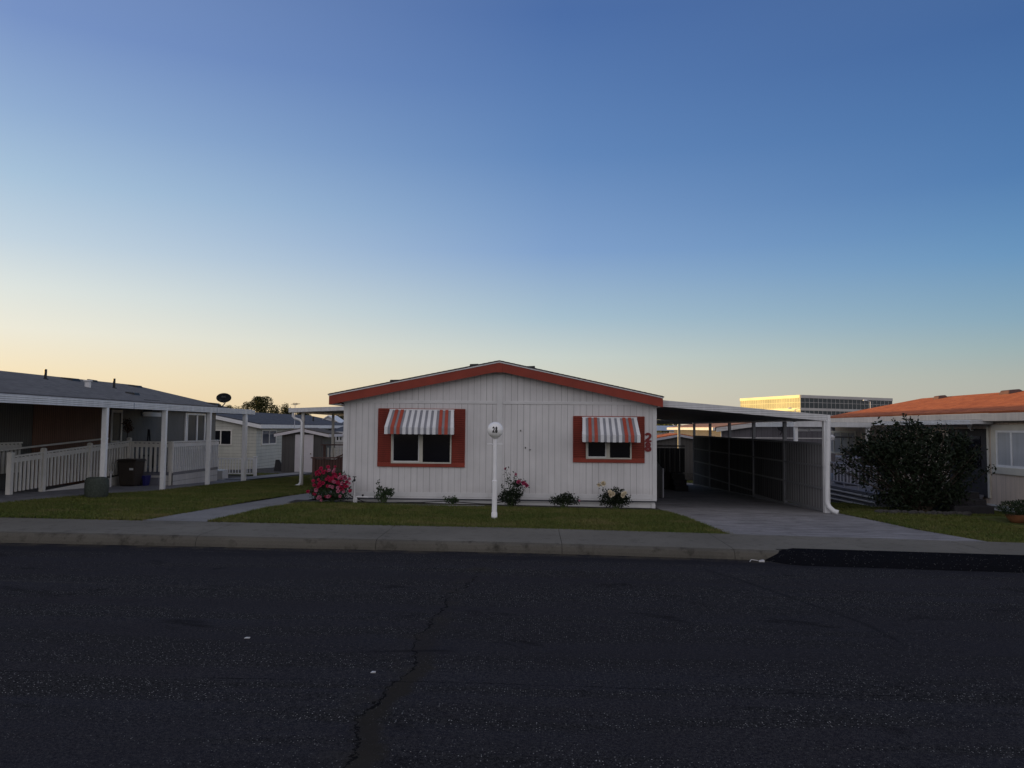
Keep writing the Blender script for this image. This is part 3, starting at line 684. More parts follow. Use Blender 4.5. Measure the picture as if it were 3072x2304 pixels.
# windows with their red surrounds and the awnings
def window_unit(px, awn, panes):
    (x0, y0, x1, y1), (fx0, fy1, fx1), = px[0], px[1]
    A = atY(x0, y0, YF); B = atY(x1, y1, YF); a = atY(fx0, fy1, YF); b = atY(fx1, fy1, YF); ztop = A.z-.13
    m = MB(); ys = YF-.035
    m.box(A.x, a.x-.004, ys, YF-.001, B.z+.115, A.z); m.build('shutter', 'shutter_red', house)
    m = MB().box(b.x+.004, B.x, ys, YF-.001, B.z+.115, A.z); m.build('shutter', 'shutter_red', house)
    m = MB(); m.box(A.x-.012, B.x+.012, ys-.008, YF-.001, B.z, B.z+.113); m.box(A.x-.012, A.x-.001, ys-.008, YF-.001, B.z+.115, A.z+.012); m.box(B.x+.001, B.x+.012, ys-.008, YF-.001, B.z+.115, A.z+.012)
    m.box(A.x, B.x, ys-.006, YF-.001, A.z+.001, A.z+.02); m.box(a.x-.003, b.x+.003, ys, YF-.001, ztop+.045, A.z-.001); m.build('surround', 'paint_red', house, bevel=.003)
    fr_ = MB(); yw = YF-.055; zb = a.z; fw = .038; md = atY(panes, fy1, YF).x
    fr_.box(a.x, a.x+fw, yw, YF-.001, zb, ztop); fr_.box(b.x-fw, b.x, yw, YF-.001, zb, ztop)
    fr_.box(a.x+fw, b.x-fw, yw, YF-.001, zb, zb+fw); fr_.box(a.x+fw, b.x-fw, yw, YF-.001, ztop-fw, ztop)
    fr_.box(md-.045, md+.045, yw+.006, YF-.001, zb+fw, ztop-fw)
    F = fr_.build('window', 'frame_cream', house, bevel=.003)
    s = MB(); s.box(a.x+fw, a.x+fw+.022, yw+.02, YF-.002, zb+fw, ztop-fw); s.box(a.x+fw+.022, md-.045, yw+.02, YF-.002, zb+fw, zb+fw+.028)
    s.box(md-.075, md-.046, yw+.018, YF-.002, zb+fw+.028, ztop-fw)
    s.build('sash', 'trim_white', F)
    g = MB(); g.box(a.x+fw+.022, md-.075, YF-.020, YF-.014, zb+fw+.028, ztop-fw); g.box(md+.045, b.x-fw, YF-.026, YF-.020, zb+fw, ztop-fw); g.build('pane', 'glass_dark', F)
    # awning of folded aluminium pans: top edge on the wall, bottom edge held out, short valance
    (tl, tr, bl, br, foldy, boty, reds, npan) = awn
    TL, TR = atY(*tl, YF-.05), atY(*tr, YF-.05); Yo = 19.55
    BL, BR = atY(bl, foldy, Yo), atY(br, foldy, Yo); VL = atY(bl, boty, Yo)
    TL.z = TR.z = (TL.z+TR.z)/2; BL.z = BR.z = (BL.z+BR.z)/2; vz = VL.z
    W = MB(); Rc = W; RD = []; REC = []; nseg = npan*2-1
    cum = [0]
    for i in range(nseg): cum.append(cum[-1]+(1.05 if i % 2 == 0 else .9))
    cum = [c/cum[-1] for c in cum]
    nrm = Vector((0, -(TL.z-BL.z), (TL.y-BL.y)))  ; nrm.normalize(); nrm = Vector((0, -abs(nrm.y), abs(nrm.z)))
    for i in range(nseg):
        t0, t1 = cum[i], cum[i+1]; p0, p1 = TL.lerp(TR, t0), TL.lerp(TR, t1); q0, q1 = BL.lerp(BR, t0), BL.lerp(BR, t1)
        up = .028 if i % 2 == 0 else 0.; off = nrm*up
        tgt = W; f_before = len(W.f)
        if i % 2 == 0 and i//2 in reds: tgt = MB(); RD.append(tgt)
        tgt.hexa([p0-nrm*.004, p1-nrm*.004, q1-nrm*.004, q0-nrm*.004, p0+off, p1+off, q1+off, q0+off])
        yf = -up*.9; isrec = i % 2
        a0, a1 = q0+off, q1+off; v0 = Vector((q0.x, q0.y+yf, vz+.006*(i % 2))); v1 = Vector((q1.x, q1.y+yf, vz+.006*(i % 2)))
        tgt.hexa([(v0.x, v0.y, v0.z), (v1.x, v1.y, v1.z), (v1.x, q0.y+.006, v1.z), (v0.x, q0.y+.006, v0.z), (a0.x, a0.y+yf*.2, a0.z), (a1.x, a1.y+yf*.2, a1.z), (a1.x, q0.y+.006, a1.z-.01), (a0.x, q0.y+.006, a0.z-.01)])
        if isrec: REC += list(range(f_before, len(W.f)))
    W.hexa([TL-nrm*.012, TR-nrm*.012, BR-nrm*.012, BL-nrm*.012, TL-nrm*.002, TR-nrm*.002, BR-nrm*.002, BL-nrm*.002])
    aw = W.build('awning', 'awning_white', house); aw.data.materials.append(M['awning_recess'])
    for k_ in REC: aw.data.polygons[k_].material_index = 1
    for q_ in RD: q_.build('red_stripe', 'stripe_red', aw)
    tb = MB(); tb.box(TL.x-.01, TR.x+.01, YF-.075, YF-.03, TL.z-.005, TL.z+.028)
    for X_, X2 in ((TL.x, BL.x), (TR.x, BR.x)):
        tb.beam((X_, YF-.05, TL.z-.35), (X2, Yo+.03, BL.z-.02), .02, .02)
        tb.poly([(X_, YF-.045, TL.z), (X2, Yo+.01, BL.z), (X2, Yo+.01, vz), (X_*.0+X2*.3+X_*.7, YF-.045, vz+.02)])
    tb.build('awning_bracket', 'metal_white', aw)
window_unit([(1137, 1227, 1393, 1402), (1173.5, 1389.5, 1354)], ((1170.5, 1229.5), (1362, 1232), 1153.5, 1361, 1284, 1302, (1, 2, 9, 10), 12), 1263)
window_unit([(1720.5, 1250, 1932, 1389), (1757.5, 1376.5, 1894)], ((1747.6, 1253), (1909.6, 1255.5), 1747.6, 1921, 1307, 1326, (1, 2, 7, 8), 10), 1824)
# writing: house number digits on the wall
def text_mesh(txt, size, extrude, offset=0.0, sx=1.0):
    cu = bpy.data.curves.new('t', 'FONT'); cu.body = txt; cu.size = size; cu.extrude = extrude; cu.offset = offset; cu.align_x = 'CENTER'; cu.align_y = 'CENTER'; cu.resolution_u = 6
    ob = bpy.data.objects.new('t', cu); col.objects.link(ob); dg = bpy.context.evaluated_depsgraph_get()
    me = bpy.data.meshes.new_from_object(ob.evaluated_get(dg)); bpy.data.objects.remove(ob)
    a = np.array([v.co[:] for v in me.vertices]); a[:, 0] = (a[:, 0]-(a[:, 0].min()+a[:, 0].max())/2)*sx; a[:, 1] -= (a[:, 1].min()+a[:, 1].max())/2
    return a, [tuple(p.vertices) for p in me.polygons], me
for ch, (x0, y0, x1, y1) in (('2', (1934, 1299.5, 1954.5, 1326)), ('8', (1934, 1327.5, 1954.5, 1354))):
    A = atY(x0, y0, YF-.02); B = atY(x1, y1, YF-.02); m = MB()
    digit_prism(m, ch, .30, lambda u, v, t: (A.x+(B.x-A.x)*u, YF-.002-t, B.z+(A.z-B.z)*v), .018)
    o = m.build('house_number', 'digit_red', house); o['label'] = 'dark red number %s on the white wall' % ch
for px, py in ((1562, 1292), (1576, 1343), (1590, 1349)): p = atY(px, py, YF); MB().box(p.x-.012, p.x+.012, YF-.02, YF-.001, p.z-.02, p.z+.02).build('wall_hook', 'black', house)
# ------------------------------------------------------------------ side deck and patio roof on the left
dk = thing('side_deck', 'reddish brown slatted wooden stair deck beside the left wall of the white house', 'deck', (-6.3, 26.3, G(-6.3, 26.3)))
yd = 26.4; zr = atY(940, 1375, yd).z; xL = atY(937, 1400, yd).x; xM = atY(1006, 1370, yd).x
m = MB(); m.box(xL+.06, xM, yd, yd+.03, G(xL, yd)+.02, zr-.03); m.prism([(xM+.001, G(xM, yd)+.02), (hx0-.03, G(xM, yd)+.02), (hx0-.03, atY(1030, 1336, yd).z+.32), (xM+.001, zr-.03)], yd, yd+.03)
m.build('slat_panel', 'brown_slats', dk)
m = MB(); m.box(xL, xL+.09, yd-.03, yd+.07, G(xL, yd), zr); m.build('post', 'brown_wood', dk)
m = MB(); m.box(xL-.05, xM, yd-.05, yd+.1, zr, zr+.04); m.beam((xM, yd+.02, zr+.02), (hx0-.03, yd+.02, atY(1030, 1336, yd).z+.36), .15, .045); m.beam((xM+.05, yd-.05, zr-.42), (hx0-.05, yd-.05, zr-.3), .03, .06); m.build('hand_rail', 'brown_wood', dk)
y2 = 29.5; zz = atY(971, 1336, y2).z; xa = atY(970, 1350, y2).x; zbm = atY(971, 1371, y2).z
m = MB(); m.box(xa-.1, hx0-.03, y2-.05, y2+.1, zz, zz+.045); m.box(xa, xa+.09, y2-.03, y2+.07, G(xa, y2), zz); m.box(xa+.09, hx0-.04, y2, y2+.04, zbm-.05, zbm); m.build('back_rail', 'brown_wood', dk)
m = MB()
for i in range(14):
    x = xa+.16+i*.13
    if x < hx0-.1: m.box(x, x+.05, y2+.005, y2+.035, zbm, zz-.09)
m.build('balusters', 'rail_cream', dk)
m = MB(); m.box(xL+.1, hx0-.04, yd+.1, 33, -.25, .12); m.build('platform', 'brown_wood', dk)
pt = thing('patio_cover', 'flat white metal patio roof attached to the left wall of the white house', 'patio cover', (-7.5, 27, G(-7.5, 27)))
Yp = 27.0; pl = atY(867, 1224.5, Yp); plb = atY(867, 1237, Yp); pr = atY(1031.6, 1219, Yp); prb = atY(1031.6, 1230.5, Yp)
s_ = (pr.z-pl.z)/(pr.x-pl.x); xr = hx0-.02; zr_ = pl.z+s_*(xr-pl.x); t_ = pl.z-plb.z
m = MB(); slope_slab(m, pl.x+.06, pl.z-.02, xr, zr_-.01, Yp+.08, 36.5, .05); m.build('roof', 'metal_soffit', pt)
m = MB(); slope_slab(m, pl.x, pl.z, xr, zr_, Yp, Yp+.08, t_); m.box(pl.x-.01, pl.x+.06, Yp-.005, 36.5, pl.z-t_-.003, pl.z+.004); m.build('fascia', 'metal_ribbed', pt)
for yy in (27.25, 31.4, 35.7):
    m = MB(); m.box(-8.26, -8.17, yy, yy+.09, G(-8.2, yy), pl.z-t_+.02); m.build('post', 'rail_cream', pt)
ds = [(-8.52, Yp+.1, pl.z-t_), (-8.52, Yp+.1, pl.z-t_-.14), (-8.46, Yp+.1, pl.z-t_-.20), (-8.26, Yp+.1, pl.z-t_-.27), (-8.2, Yp+.1, pl.z-t_-.34), (-8.2, Yp+.1, G(-8.2, 27)+.14), (-8.23, Yp+.04, G(-8.2, 27)+.06), (-8.33, Yp-.04, G(-8.2, 27)+.03)]
m = MB().tube(ds, .045, 8); m.build('downspout', 'metal_white', pt, smooth_=True)
# ------------------------------------------------------------------ carport on the right
cp = thing('carport', 'long white metal carport over the driveway, right of the white house', 'carport', (5.5, 20, G(5.5, 20)))
Yc = 20.02; a = atY(1986, 1200.5, Yc); ab = atY(1986, 1219.5, Yc); b = atY(2490.5, 1244.7, Yc); bb = atY(2490.5, 1261.5, Yc)
YE = 36.7; th = .165
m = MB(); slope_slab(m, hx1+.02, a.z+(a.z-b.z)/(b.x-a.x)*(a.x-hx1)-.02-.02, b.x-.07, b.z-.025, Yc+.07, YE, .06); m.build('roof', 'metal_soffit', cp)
m = MB(); slope_slab(m, a.x+.02, a.z, b.x-.075, b.z+.004, Yc, Yc+.07, th); m.build('fascia', 'metal_ribbed', cp)
m = MB(); m.box(b.x-.073, b.x, Yc-.012, YE, bb.z, b.z+.002); m.box(hx1+.02, b.x-.08, YE, YE+.05, b.z-.16, b.z-.02); m.build('gutter', 'metal_white', cp)
fx = 7.56; posts = [20.12+i*(36.35-20.12)/5 for i in range(6)]
for i, yy in enumerate(posts):
    w = .135 if i == 0 else .10
    m = MB(); m.box(fx-w/2, fx+w/2, yy-w/2, yy+w/2, G(fx, yy), b.z-.15); m.build('post', 'metal_white' if i == 0 else 'fence_frame', cp)
m = MB(); m.box(7.15, 7.25, 36.5, 36.6, G(7, 36), b.z-.1)
xin = atY(2037, 1300, 37.9).x
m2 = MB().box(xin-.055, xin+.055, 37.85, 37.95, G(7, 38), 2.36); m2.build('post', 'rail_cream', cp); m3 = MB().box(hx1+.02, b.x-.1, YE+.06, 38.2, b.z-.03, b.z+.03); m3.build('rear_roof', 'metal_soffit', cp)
dsx = b.x-.04
m = MB().tube([(dsx, Yc+.02, bb.z), (dsx-.01, Yc+.02, bb.z-.2), (dsx-.06, Yc+.02, .3), (dsx-.06, Yc+.02, G(dsx, 20)+.27), (dsx-.03, Yc-.03, G(dsx, 20)+.17), (dsx+.06, Yc-.1, G(dsx, 20)+.07), (dsx+.15, Yc-.16, G(dsx, 20)+.045)], .062, 10); m.build('downspout', 'metal_white', cp, smooth_=True)
# ribbed privacy fence between the posts
for i in range(5):
    y0, y1 = posts[i]+.07, posts[i+1]-.07
    lab = ['nearest ribbed metal privacy panel beside the front carport post', 'second ribbed privacy panel from the front carport post', 'middle ribbed privacy panel, lost in the dark of the carport', 'fourth ribbed privacy panel, second from the far end of the carport', 'farthest ribbed privacy panel, showing light ribs at the far end of the carport'][i]
    z1 = .0
    top = lambda y: 2.03-.0
    A = atX(2464, 1332.5, fx); Bk = atX(2079, 1308.5, fx)
    tz = lambda y: A.z+(Bk.z-A.z)*(y-A.y)/(Bk.y-A.y)
    rs = .575; bot = [lambda y: tz(y)-3*rs-.0, lambda y: tz(y)-3*rs-.13, lambda y: tz(y)-4*rs+.2, lambda y: tz(y)-4*rs+.08, lambda y: tz(y)-4*rs][i]
    fe = thing('privacy_fence', lab, 'fence panel', (fx, (y0+y1)/2, G(fx, y0)), 'ribbed privacy panels along the carport')
    m = MB()
    m.hexa([(fx-.012, y0, bot(y0)), (fx+.012, y0, bot(y0)), (fx+.012, y1, bot(y1)), (fx-.012, y1, bot(y1)), (fx-.012, y0, tz(y0)), (fx+.012, y0, tz(y0)), (fx+.012, y1, tz(y1)), (fx-.012, y1, tz(y1))]); m.build('panel', ['fence_ribs', 'fence_ribs_shaded', 'fence_ribs_shaded', 'fence_ribs_shaded', 'fence_ribs_far_shaded'][i], fe)
    m = MB(); k = 0
    while tz(y0)-k*rs > bot(y0)+.15: m.beam((fx-.03, y0, tz(y0)-k*rs), (fx-.03, y1, tz(y1)-k*rs), .03, .05); k += 1
    m.beam((fx-.03, y0, bot(y0)+.02), (fx-.03, y1, bot(y1)+.02), .03, .06); m.beam((fx, y0, tz(y0)+.02), (fx, y1, tz(y1)+.02), .05, .04)
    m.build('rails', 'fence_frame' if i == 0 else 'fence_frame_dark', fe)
    m = MB(); ym = (y0+y1)/2; m.beam((fx, y0, G(fx, y0)+.05), (fx, y1, G(fx, y1)+.05), .06, .05); m.box(fx-.03, fx+.03, ym-.03, ym+.03, G(fx, ym)+.05, bot(ym)+.04); m.build('sill', 'fence_frame', fe)
# dark deck and leaning panel in the shade of the carport
dd = thing('rear_steps', 'dark wooden steps and slatted rail in the shade of the carport', 'steps', (4.2, 31, G(4.2, 31)))
ys_ = 31.0; x1_ = atY(2050, 1400, ys_).x; ztp = atY(2030, 1340, ys_).z; zbp = atY(2030, 1417, ys_).z
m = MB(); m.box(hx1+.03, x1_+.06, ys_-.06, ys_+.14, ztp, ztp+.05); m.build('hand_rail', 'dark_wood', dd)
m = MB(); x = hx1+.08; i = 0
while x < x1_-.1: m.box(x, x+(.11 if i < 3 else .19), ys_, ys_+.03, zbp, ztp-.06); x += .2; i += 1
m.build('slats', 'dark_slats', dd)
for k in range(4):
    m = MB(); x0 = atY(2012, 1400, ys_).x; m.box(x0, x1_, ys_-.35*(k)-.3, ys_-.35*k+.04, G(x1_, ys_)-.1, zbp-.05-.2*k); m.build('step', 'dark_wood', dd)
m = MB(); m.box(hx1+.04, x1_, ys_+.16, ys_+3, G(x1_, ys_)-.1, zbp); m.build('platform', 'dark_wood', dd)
lp = [atY(1973, 1400, 22.5), atY(1989, 1404, 25.2), atY(1989.5, 1482, 25.2), atY(1973, 1455, 22.5)]
m = MB(); gz = lambda p: G(p.x, p.y)+.02
A, B2 = lp[0], lp[1]; m.hexa([(A.x, 24.2, gz(A)), (B2.x-.0, 25.2, gz(B2)), (B2.x, 25.24, gz(B2)), (A.x, 24.24, gz(A)), (A.x, 24.2, 1.35), (B2.x, 25.2, .72), (B2.x, 25.24, .72), (A.x, 24.24, 1.35)])
o = m.build('plywood_sheet', 'shed_dark'); tag(o, 'dark board leaning against the house wall under the carport', 'board')
m = MB().beam((B2.x, 25.18, gz(B2)), (B2.x, 25.18, .75), .04, .04); o = m.build('stake', 'rail_grey'); tag(o, 'pale thin stake upright at the end of the leaning dark board', 'stake')
# ------------------------------------------------------------------ lamp post with the number globe
L = atY(1482.8, 1556.5, 17.15); L.z = G(L.x, 17.15)
lamp = thing('lamp_post', 'white lamp post with a round globe reading 28 on the front lawn', 'lamp post', L)
topz = atY(1485, 1313.5, 17.15).z; jz = atY(1484, 1445, 17.15).z; px_ = lambda py: atY(1482.8+(1556-py)/275*2.2, py, 17.15).x
xt = L.x; m = MB()
m.lathe(L, [(.056, 0), (.056, jz-L.z-.01), (.060, jz-L.z-.008), (.060, jz-L.z+.02), (.056, jz-L.z+.024), (.050, jz-L.z+.03), (.042, jz-L.z+.035), (.042, topz-L.z+.02)], 20)
m.lathe(L, [(.066, 0), (.066, .14), (.057, .16)], 20)
m.build('pole', 'post_white', lamp, smooth_=True)
for p in lamp.children[0].data.polygons: p.use_smooth = True
m = MB(); zc = atY(1485, 1332.5, 17.15).z; m.tube([(xt-.175, 17.15, zc), (xt+.175, 17.15, zc)], .011, 8); m.build('crossbar', 'post_white', lamp)
gc = atY(1485, 1290, 17.15); gr = .181; gc.x = xt+.004
m = MB(); prof_ = [(gr*math.sin(math.pi*i/24), -gr*math.cos(math.pi*i/24)) for i in range(2, 25)]; prof_[-1] = (.001, gr)
m.lathe(gc, prof_, 40); gl = m.build('globe', 'opal', lamp, smooth_=True)
m = MB(); m.lathe((gc.x, gc.y, gc.z-gr-.012), [(.052, 0), (.06, .01), (.085, .03)], 20); m.build('collar', 'post_white', lamp, smooth_=True)
for ch, u0 in (('2', -.057), ('8', .005)):
    m = MB()
    def on_globe(u, v, t, u0=u0):
        q = Vector((u0+u*.053-.001, -gr, -.055+v*.122)); q.y = -math.sqrt(gr*gr-q.x*q.x-q.z*q.z); return gc+q.normalized()*(gr+(.0015+t if t > 0 else -.002))
    digit_prism(m, ch, .30, on_globe, .001)
    m.build('number_text', 'black', gl)

# ================================================================== the neighbour on the left
XW = -15.2; XE = -14.8; XR = -19.5; zE = 2.90; zRg = 3.95; YN0, YN1 = 17.6, 36.5
nb = thing('neighbour_house', 'long taupe mobile home with grey shingle roof at the left edge', 'house', (XW, 27, G(XW, 27)))
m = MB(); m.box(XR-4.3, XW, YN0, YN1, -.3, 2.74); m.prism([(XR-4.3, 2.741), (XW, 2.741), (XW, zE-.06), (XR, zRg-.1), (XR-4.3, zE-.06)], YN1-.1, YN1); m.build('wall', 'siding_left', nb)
MB().box(XW+.002, XW+.02, 23.0, 27.25, .0, 2.72).build('wall_light_overlay', 'siding_left_warmlit', nb)  # thin overlay on the same wall, coloured for the warm light there
m = MB(); slope_slab(m, XR, zRg, XE, zE, YN0-.4, YN1+.5, .06); slope_slab(m, XR-4.7, zE, XR, zRg, YN0-.4, YN1+.5, .06); m.build('roof', 'roof_left', nb)
m = MB(); m.box(XE-.03, XE, YN0-.4, YN1+.5, zE-.25, zE-.05); slope_slab(m, XR, zRg-.065, XE-.035, zE-.07, YN1+.47, YN1+.5, .16); m.build('fascia', 'metal_white', nb)
def rz(x): return zRg+(x-XR)/(XE-XR)*(zE-zRg)
# roof pipes and vents (positions on the visible slope)
def on_slope(px, py):
    lo = None
    for k in range(400):
        Y = 18+k*.05; p = atY(px, py, Y)
        if p.x <= XE and p.z <= rz(p.x)+.0: return p
    return atY(px, py, 24)
def onslope2(px, py, z0, x0, k):
    "ray hit with plane z = z0 + k*(x-x0)"
    d = ray(px, py); t = (z0-k*x0-CAM[2])/(d[2]-k*d[0]); return Vector(CAM+d*t)
kL = (zE-zRg)/(XE-XR)
for (px, py, h, w) in ((136, 1137, .42, .05), (342, 1164, .45, .05)):
    p = onslope2(px, py, zRg, XR, kL); m = MB().lathe((p.x, p.y, p.z-.05), [(w*2.4, 0), (w*2.2, .06), (w, .09), (w, h)], 10); m.build('vent_pipe', 'black', nb, smooth_=False)
p = onslope2(263, 1161, zRg, XR, kL); m = MB().lathe((p.x, p.y, p.z-.05), [(.11, 0), (.11, .26), (.16, .27), (.16, .32)], 12); m.build('vent_pipe', 'pvc', nb)
for (px, py, w, mt) in ((397, 1182, .26, 'black'), (210, 1139, .34, 'black'), (277, 1144, .2, 'black'), (640, 1213, .3, 'black'), (405, 1160, .3, 'black')):
    p = onslope2(px, py, zRg, XR, kL); m = MB(); m.hexa([(p.x-w, p.y-w, p.z-.12+.2*w), (p.x+w, p.y-w, p.z-.12-.2*w), (p.x+w, p.y+w, p.z-.12-.2*w), (p.x-w, p.y+w, p.z-.12+.2*w), (p.x-w*.7, p.y-w*.7, p.z+.09), (p.x+w*.7, p.y-w*.7, p.z+.05), (p.x+w*.7, p.y+w*.7, p.z+.05), (p.x-w*.7, p.y+w*.7, p.z+.09)]); m.build('roof_vent', mt, nb)
# door, window
def wallrect_side(px0, py0, px1, py1, X): a = atX(px0, py0, X); b = atX(px1, py1, X); return min(a.y, b.y), max(a.y, b.y), min(a.z, b.z), max(a.z, b.z)
y0, y1, z0, z1 = wallrect_side(331, 1240, 361, 1345, XW)
m = MB(); f_ = .1; m.box(XW, XW+.05, y0, y0+f_, .35, 2.55); m.box(XW, XW+.05, y1-f_, y1, .35, 2.55); m.box(XW, XW+.05, y0+f_, y1-f_, 2.45, 2.55); m.box(XW, XW+.045, y0+f_, y1-f_, 1.35, 1.43); m.box(XW, XW+.045, y0+f_, y1-f_, .35, .6)
D = m.build('door', 'rail_cream', nb)
m = MB().box(XW, XW+.025, y0+f_, y1-f_, .6, 1.35); m.build('lower_panel', 'brown_wood', D); m = MB().box(XW, XW+.025, y0+f_, y1-f_, 1.43, 2.45); m.build('pane', 'glass_grey', D)
y0, y1, z0, z1 = wallrect_side(556, 1238, 613, 1320, XW+.02); z0, z1 = .95, 2.55
m = MB(); ym = (y0+y1)/2+.15
for q in ((y0, y0+.1), (y0+.16, y0+.22), (ym-.04, ym+.04), (y1-.08, y1)): m.box(XW, XW+.06, q[0], q[1], z0, z1)
m.box(XW, XW+.05, y0+.1, y1-.08, z1-.08, z1-.001); m.box(XW, XW+.05, y0+.1, y1-.08, z0+.001, z0+.08)
Wn = m.build('window', 'metal_white', nb); m = MB().box(XW, XW+.02, y0+.22, y1-.08, z0+.08, z1-.08); m.build('pane', 'glass_grey', Wn)
m = MB(); y0, y1, z0, z1 = wallrect_side(428, 1234, 482, 1246.5, XW+.03); m.box(XW, XW+.06, y0, y1, z0-.05, z0+.12); w2 = m.build('window', 'trim_white', nb); m = MB().box(XW, XW+.03, y0+.1, y1-.1, z0+.12, z0+.6); m.build('pane', 'glass_dark', w2)
# porch roof along the side
pc = thing('porch_roof', 'long white aluminium porch roof on posts along the left neighbour house', 'porch roof', (-11.1, 24, G(-11, 24)))
XP = -11.05; zp = 2.46
m = MB(); slope_slab(m, XW+.02, 2.73, XP-.1, zp+.14, 15.5, 30.25, .05); m.build('roof', 'roof_metal', pc)
m = MB(); m.box(XP-.1, XP, 15.4, 30.3, zp, zp+.17); m.box(XP-.14, XP-.1, 15.4, 30.3, zp+.10, zp+.19); m.build('gutter', 'metal_ribbed', pc)
m = MB(); slope_slab(m, XW+.02, 2.72, XP-.1, zp+.12, 30.26, 30.33, .14); m.build('end_fascia', 'metal_ribbed', pc)
m = MB(); m.box(XP-.003, XP+.006, 21.0, 21.03, zp, zp+.17); m.box(XP-.003, XP+.006, 26.6, 26.63, zp, zp+.17); m.build('gutter_joint', 'roof_metal', pc)
for yy in (19.72, 22.95, 26.15, 29.4):
    m = MB(); m.box(XP-.13, XP-.005, yy-.055, yy+.055, G(XP, yy)+.0, zp+.01); m.build('post', 'metal_white', pc)
# posts near the house end
m = MB(); m.box(XP-.09, XP-.03, 29.55, 29.62, G(XP, 29), zp); m.build('downspout', 'metal_white', pc)
# satellite dish on the porch roof
p0 = atY(658, 1227, 29.0); dc = atY(672, 1194.5, 29.0)
sd = thing('satellite_dish', 'black oval satellite dish on the end of the left porch roof against the sky', 'satellite dish', (p0.x, p0.y, zp+.15))
def dish(center, rx, rz_, face, parent, mat='black_gloss', tilt=0.):
    m = MB(); n_, rings = 28, 6; vs = []; fs = []; f = Vector(face).normalized(); right = f.cross(Vector((0, 0, 1))).normalized(); up = right.cross(f).normalized()
    for k in range(rings+1):
        t = k/rings
        for j in range(n_):
            an = 2*math.pi*j/n_; vs.append(Vector(center)+right*rx*t*math.cos(an)+up*rz_*t*math.sin(an) + f*(t*t*.05))
    for k in range(rings):
        for j in range(n_): a_ = k*n_+j; b_ = k*n_+(j+1) % n_; fs.append((a_, b_, b_+n_, a_+n_))
    m.raw(vs, fs); o = m.build('reflector', mat, parent, smooth_=True); md = o.modifiers.new('s', 'SOLIDIFY'); md.thickness = .012; return f, right, up, o
f, rt, up, refl = dish(dc, .275, .19, (.25, -1, .25), sd)
a, fs, _ = text_mesh('dish', .11, 0.0, .001, 1.0)
m = MB().raw([dc+rt*p[0]*-1*-1+up*(p[1]+.05)+f*.05 for p in a], fs); m.build('dish_lettering', 'shed_dark', refl)
m = MB(); m.tube([(p0.x-.02, p0.y, zp+.16), (p0.x+.17, p0.y+.02, zp+.36), (dc.x+.03, dc.y+.05, dc.z-.17), (dc.x, dc.y+.03, dc.z-.05)], .022, 8); m.beam((p0.x, p0.y, zp+.15), (p0.x+.0, p0.y, zp+.36), .11, .05); m.build('mast', 'black', sd)
m = MB(); m.tube([dc-up*.19, dc-up*.16+f*.3], .010, 6); m.box(dc.x-.03, dc.x+.03, dc.y-.36, dc.y-.28, dc.z-.12, dc.z-.06); m.build('feed_arm', 'black', sd)
# ramp fence: posts, balusters, rails rising towards the deck
XF = -13.65
def rail_run(name, label, P0, P1, zt0, zt1, zb0, zb1, sp_, w, mat, group=None, axis='y', posts_=(), ph=.06, phtop=None):
    t = thing(name, label, 'railing', ((P0[0]+P1[0])/2, (P0[1]+P1[1])/2, G(P0[0], P0[1])), group)
    P0 = Vector((*P0, 0)); P1 = Vector((*P1, 0)); Ld = (P1-P0).length; nb_ = max(1, int(Ld/sp_)); m = MB()
    dirv = (P1-P0).normalized(); sd_ = Vector((-dirv.y, dirv.x, 0))
    for i in range(nb_+1):
        s = (i+.5)/(nb_+1); c = P0.lerp(P1, s); zt_ = zt0+(zt1-zt0)*s; zb2_ = zb0+(zb1-zb0)*s
        q = [c-dirv*w/2-sd_*.018, c+dirv*w/2-sd_*.018, c+dirv*w/2+sd_*.018, c-dirv*w/2+sd_*.018]
        m.hexa([(k.x, k.y, zb2_) for k in q]+[(k.x, k.y, zt_-.02) for k in q])
    m.build('balusters', mat, t)
    m = MB(); m.beam((P0.x, P0.y, zt0), (P1.x, P1.y, zt1), .09, .045); m.beam((P0.x-sd_.x*.0, P0.y, zt0-.11), (P1.x, P1.y, zt1-.11), .03, .12); m.build('top_rail', mat, t)
    for (s, hh) in posts_:
        c = P0.lerp(P1, s); m = MB(); zt_ = zt0+(zt1-zt0)*s+hh; m.box(c.x-ph, c.x+ph, c.y-ph, c.y+ph, G(c.x, c.y)-.02, zt_)
        m.hexa([(c.x-ph, c.y-ph, zt_), (c.x+ph, c.y-ph, zt_), (c.x+ph, c.y+ph, zt_), (c.x-ph, c.y+ph, zt_), (c.x-ph*.4, c.y-ph*.4, zt_+.03), (c.x+ph*.4, c.y-ph*.4, zt_+.03), (c.x+ph*.4, c.y+ph*.4, zt_+.03), (c.x-ph*.4, c.y+ph*.4, zt_+.03)])
        m.build('post', mat, t)
    return t
q = [atX(32, 1370, XF), atX(131, 1353, XF), atX(270, 1337, XF), atX(388, 1325, XF)]
b0, b1, b3 = atX(32, 1478, XF), atX(131, 1462, XF), atX(388, 1418, XF)
rr = rail_run('ramp_railing', 'cream painted ramp railing climbing to the left neighbour deck', (XF, q[0].y), (XF, q[3].y), q[0].z, q[3].z+.02, G(XF, q[0].y)+.06, b3.z, .165, .068, 'rail_cream', posts_=[(0, .1), ((q[1].y-q[0].y)/(q[3].y-q[0].y), .1), ((q[2].y-q[0].y)/(q[3].y-q[0].y), .08), (1, .1)])
m = MB(); ya, yb = q[1].y+.1, q[3].y; m.hexa([(XF-.02, ya, G(XF, ya)), (XF+.02, ya, G(XF, ya)), (XF+.02, yb, G(XF, yb)), (XF-.02, yb, G(XF, yb)), (XF-.02, ya, G(XF, ya)+.03), (XF+.02, ya, G(XF, ya)+.03), (XF+.02, yb, b3.z-.05), (XF-.02, yb, b3.z-.05)]); m.build('side_board', 'rail_cream', rr)
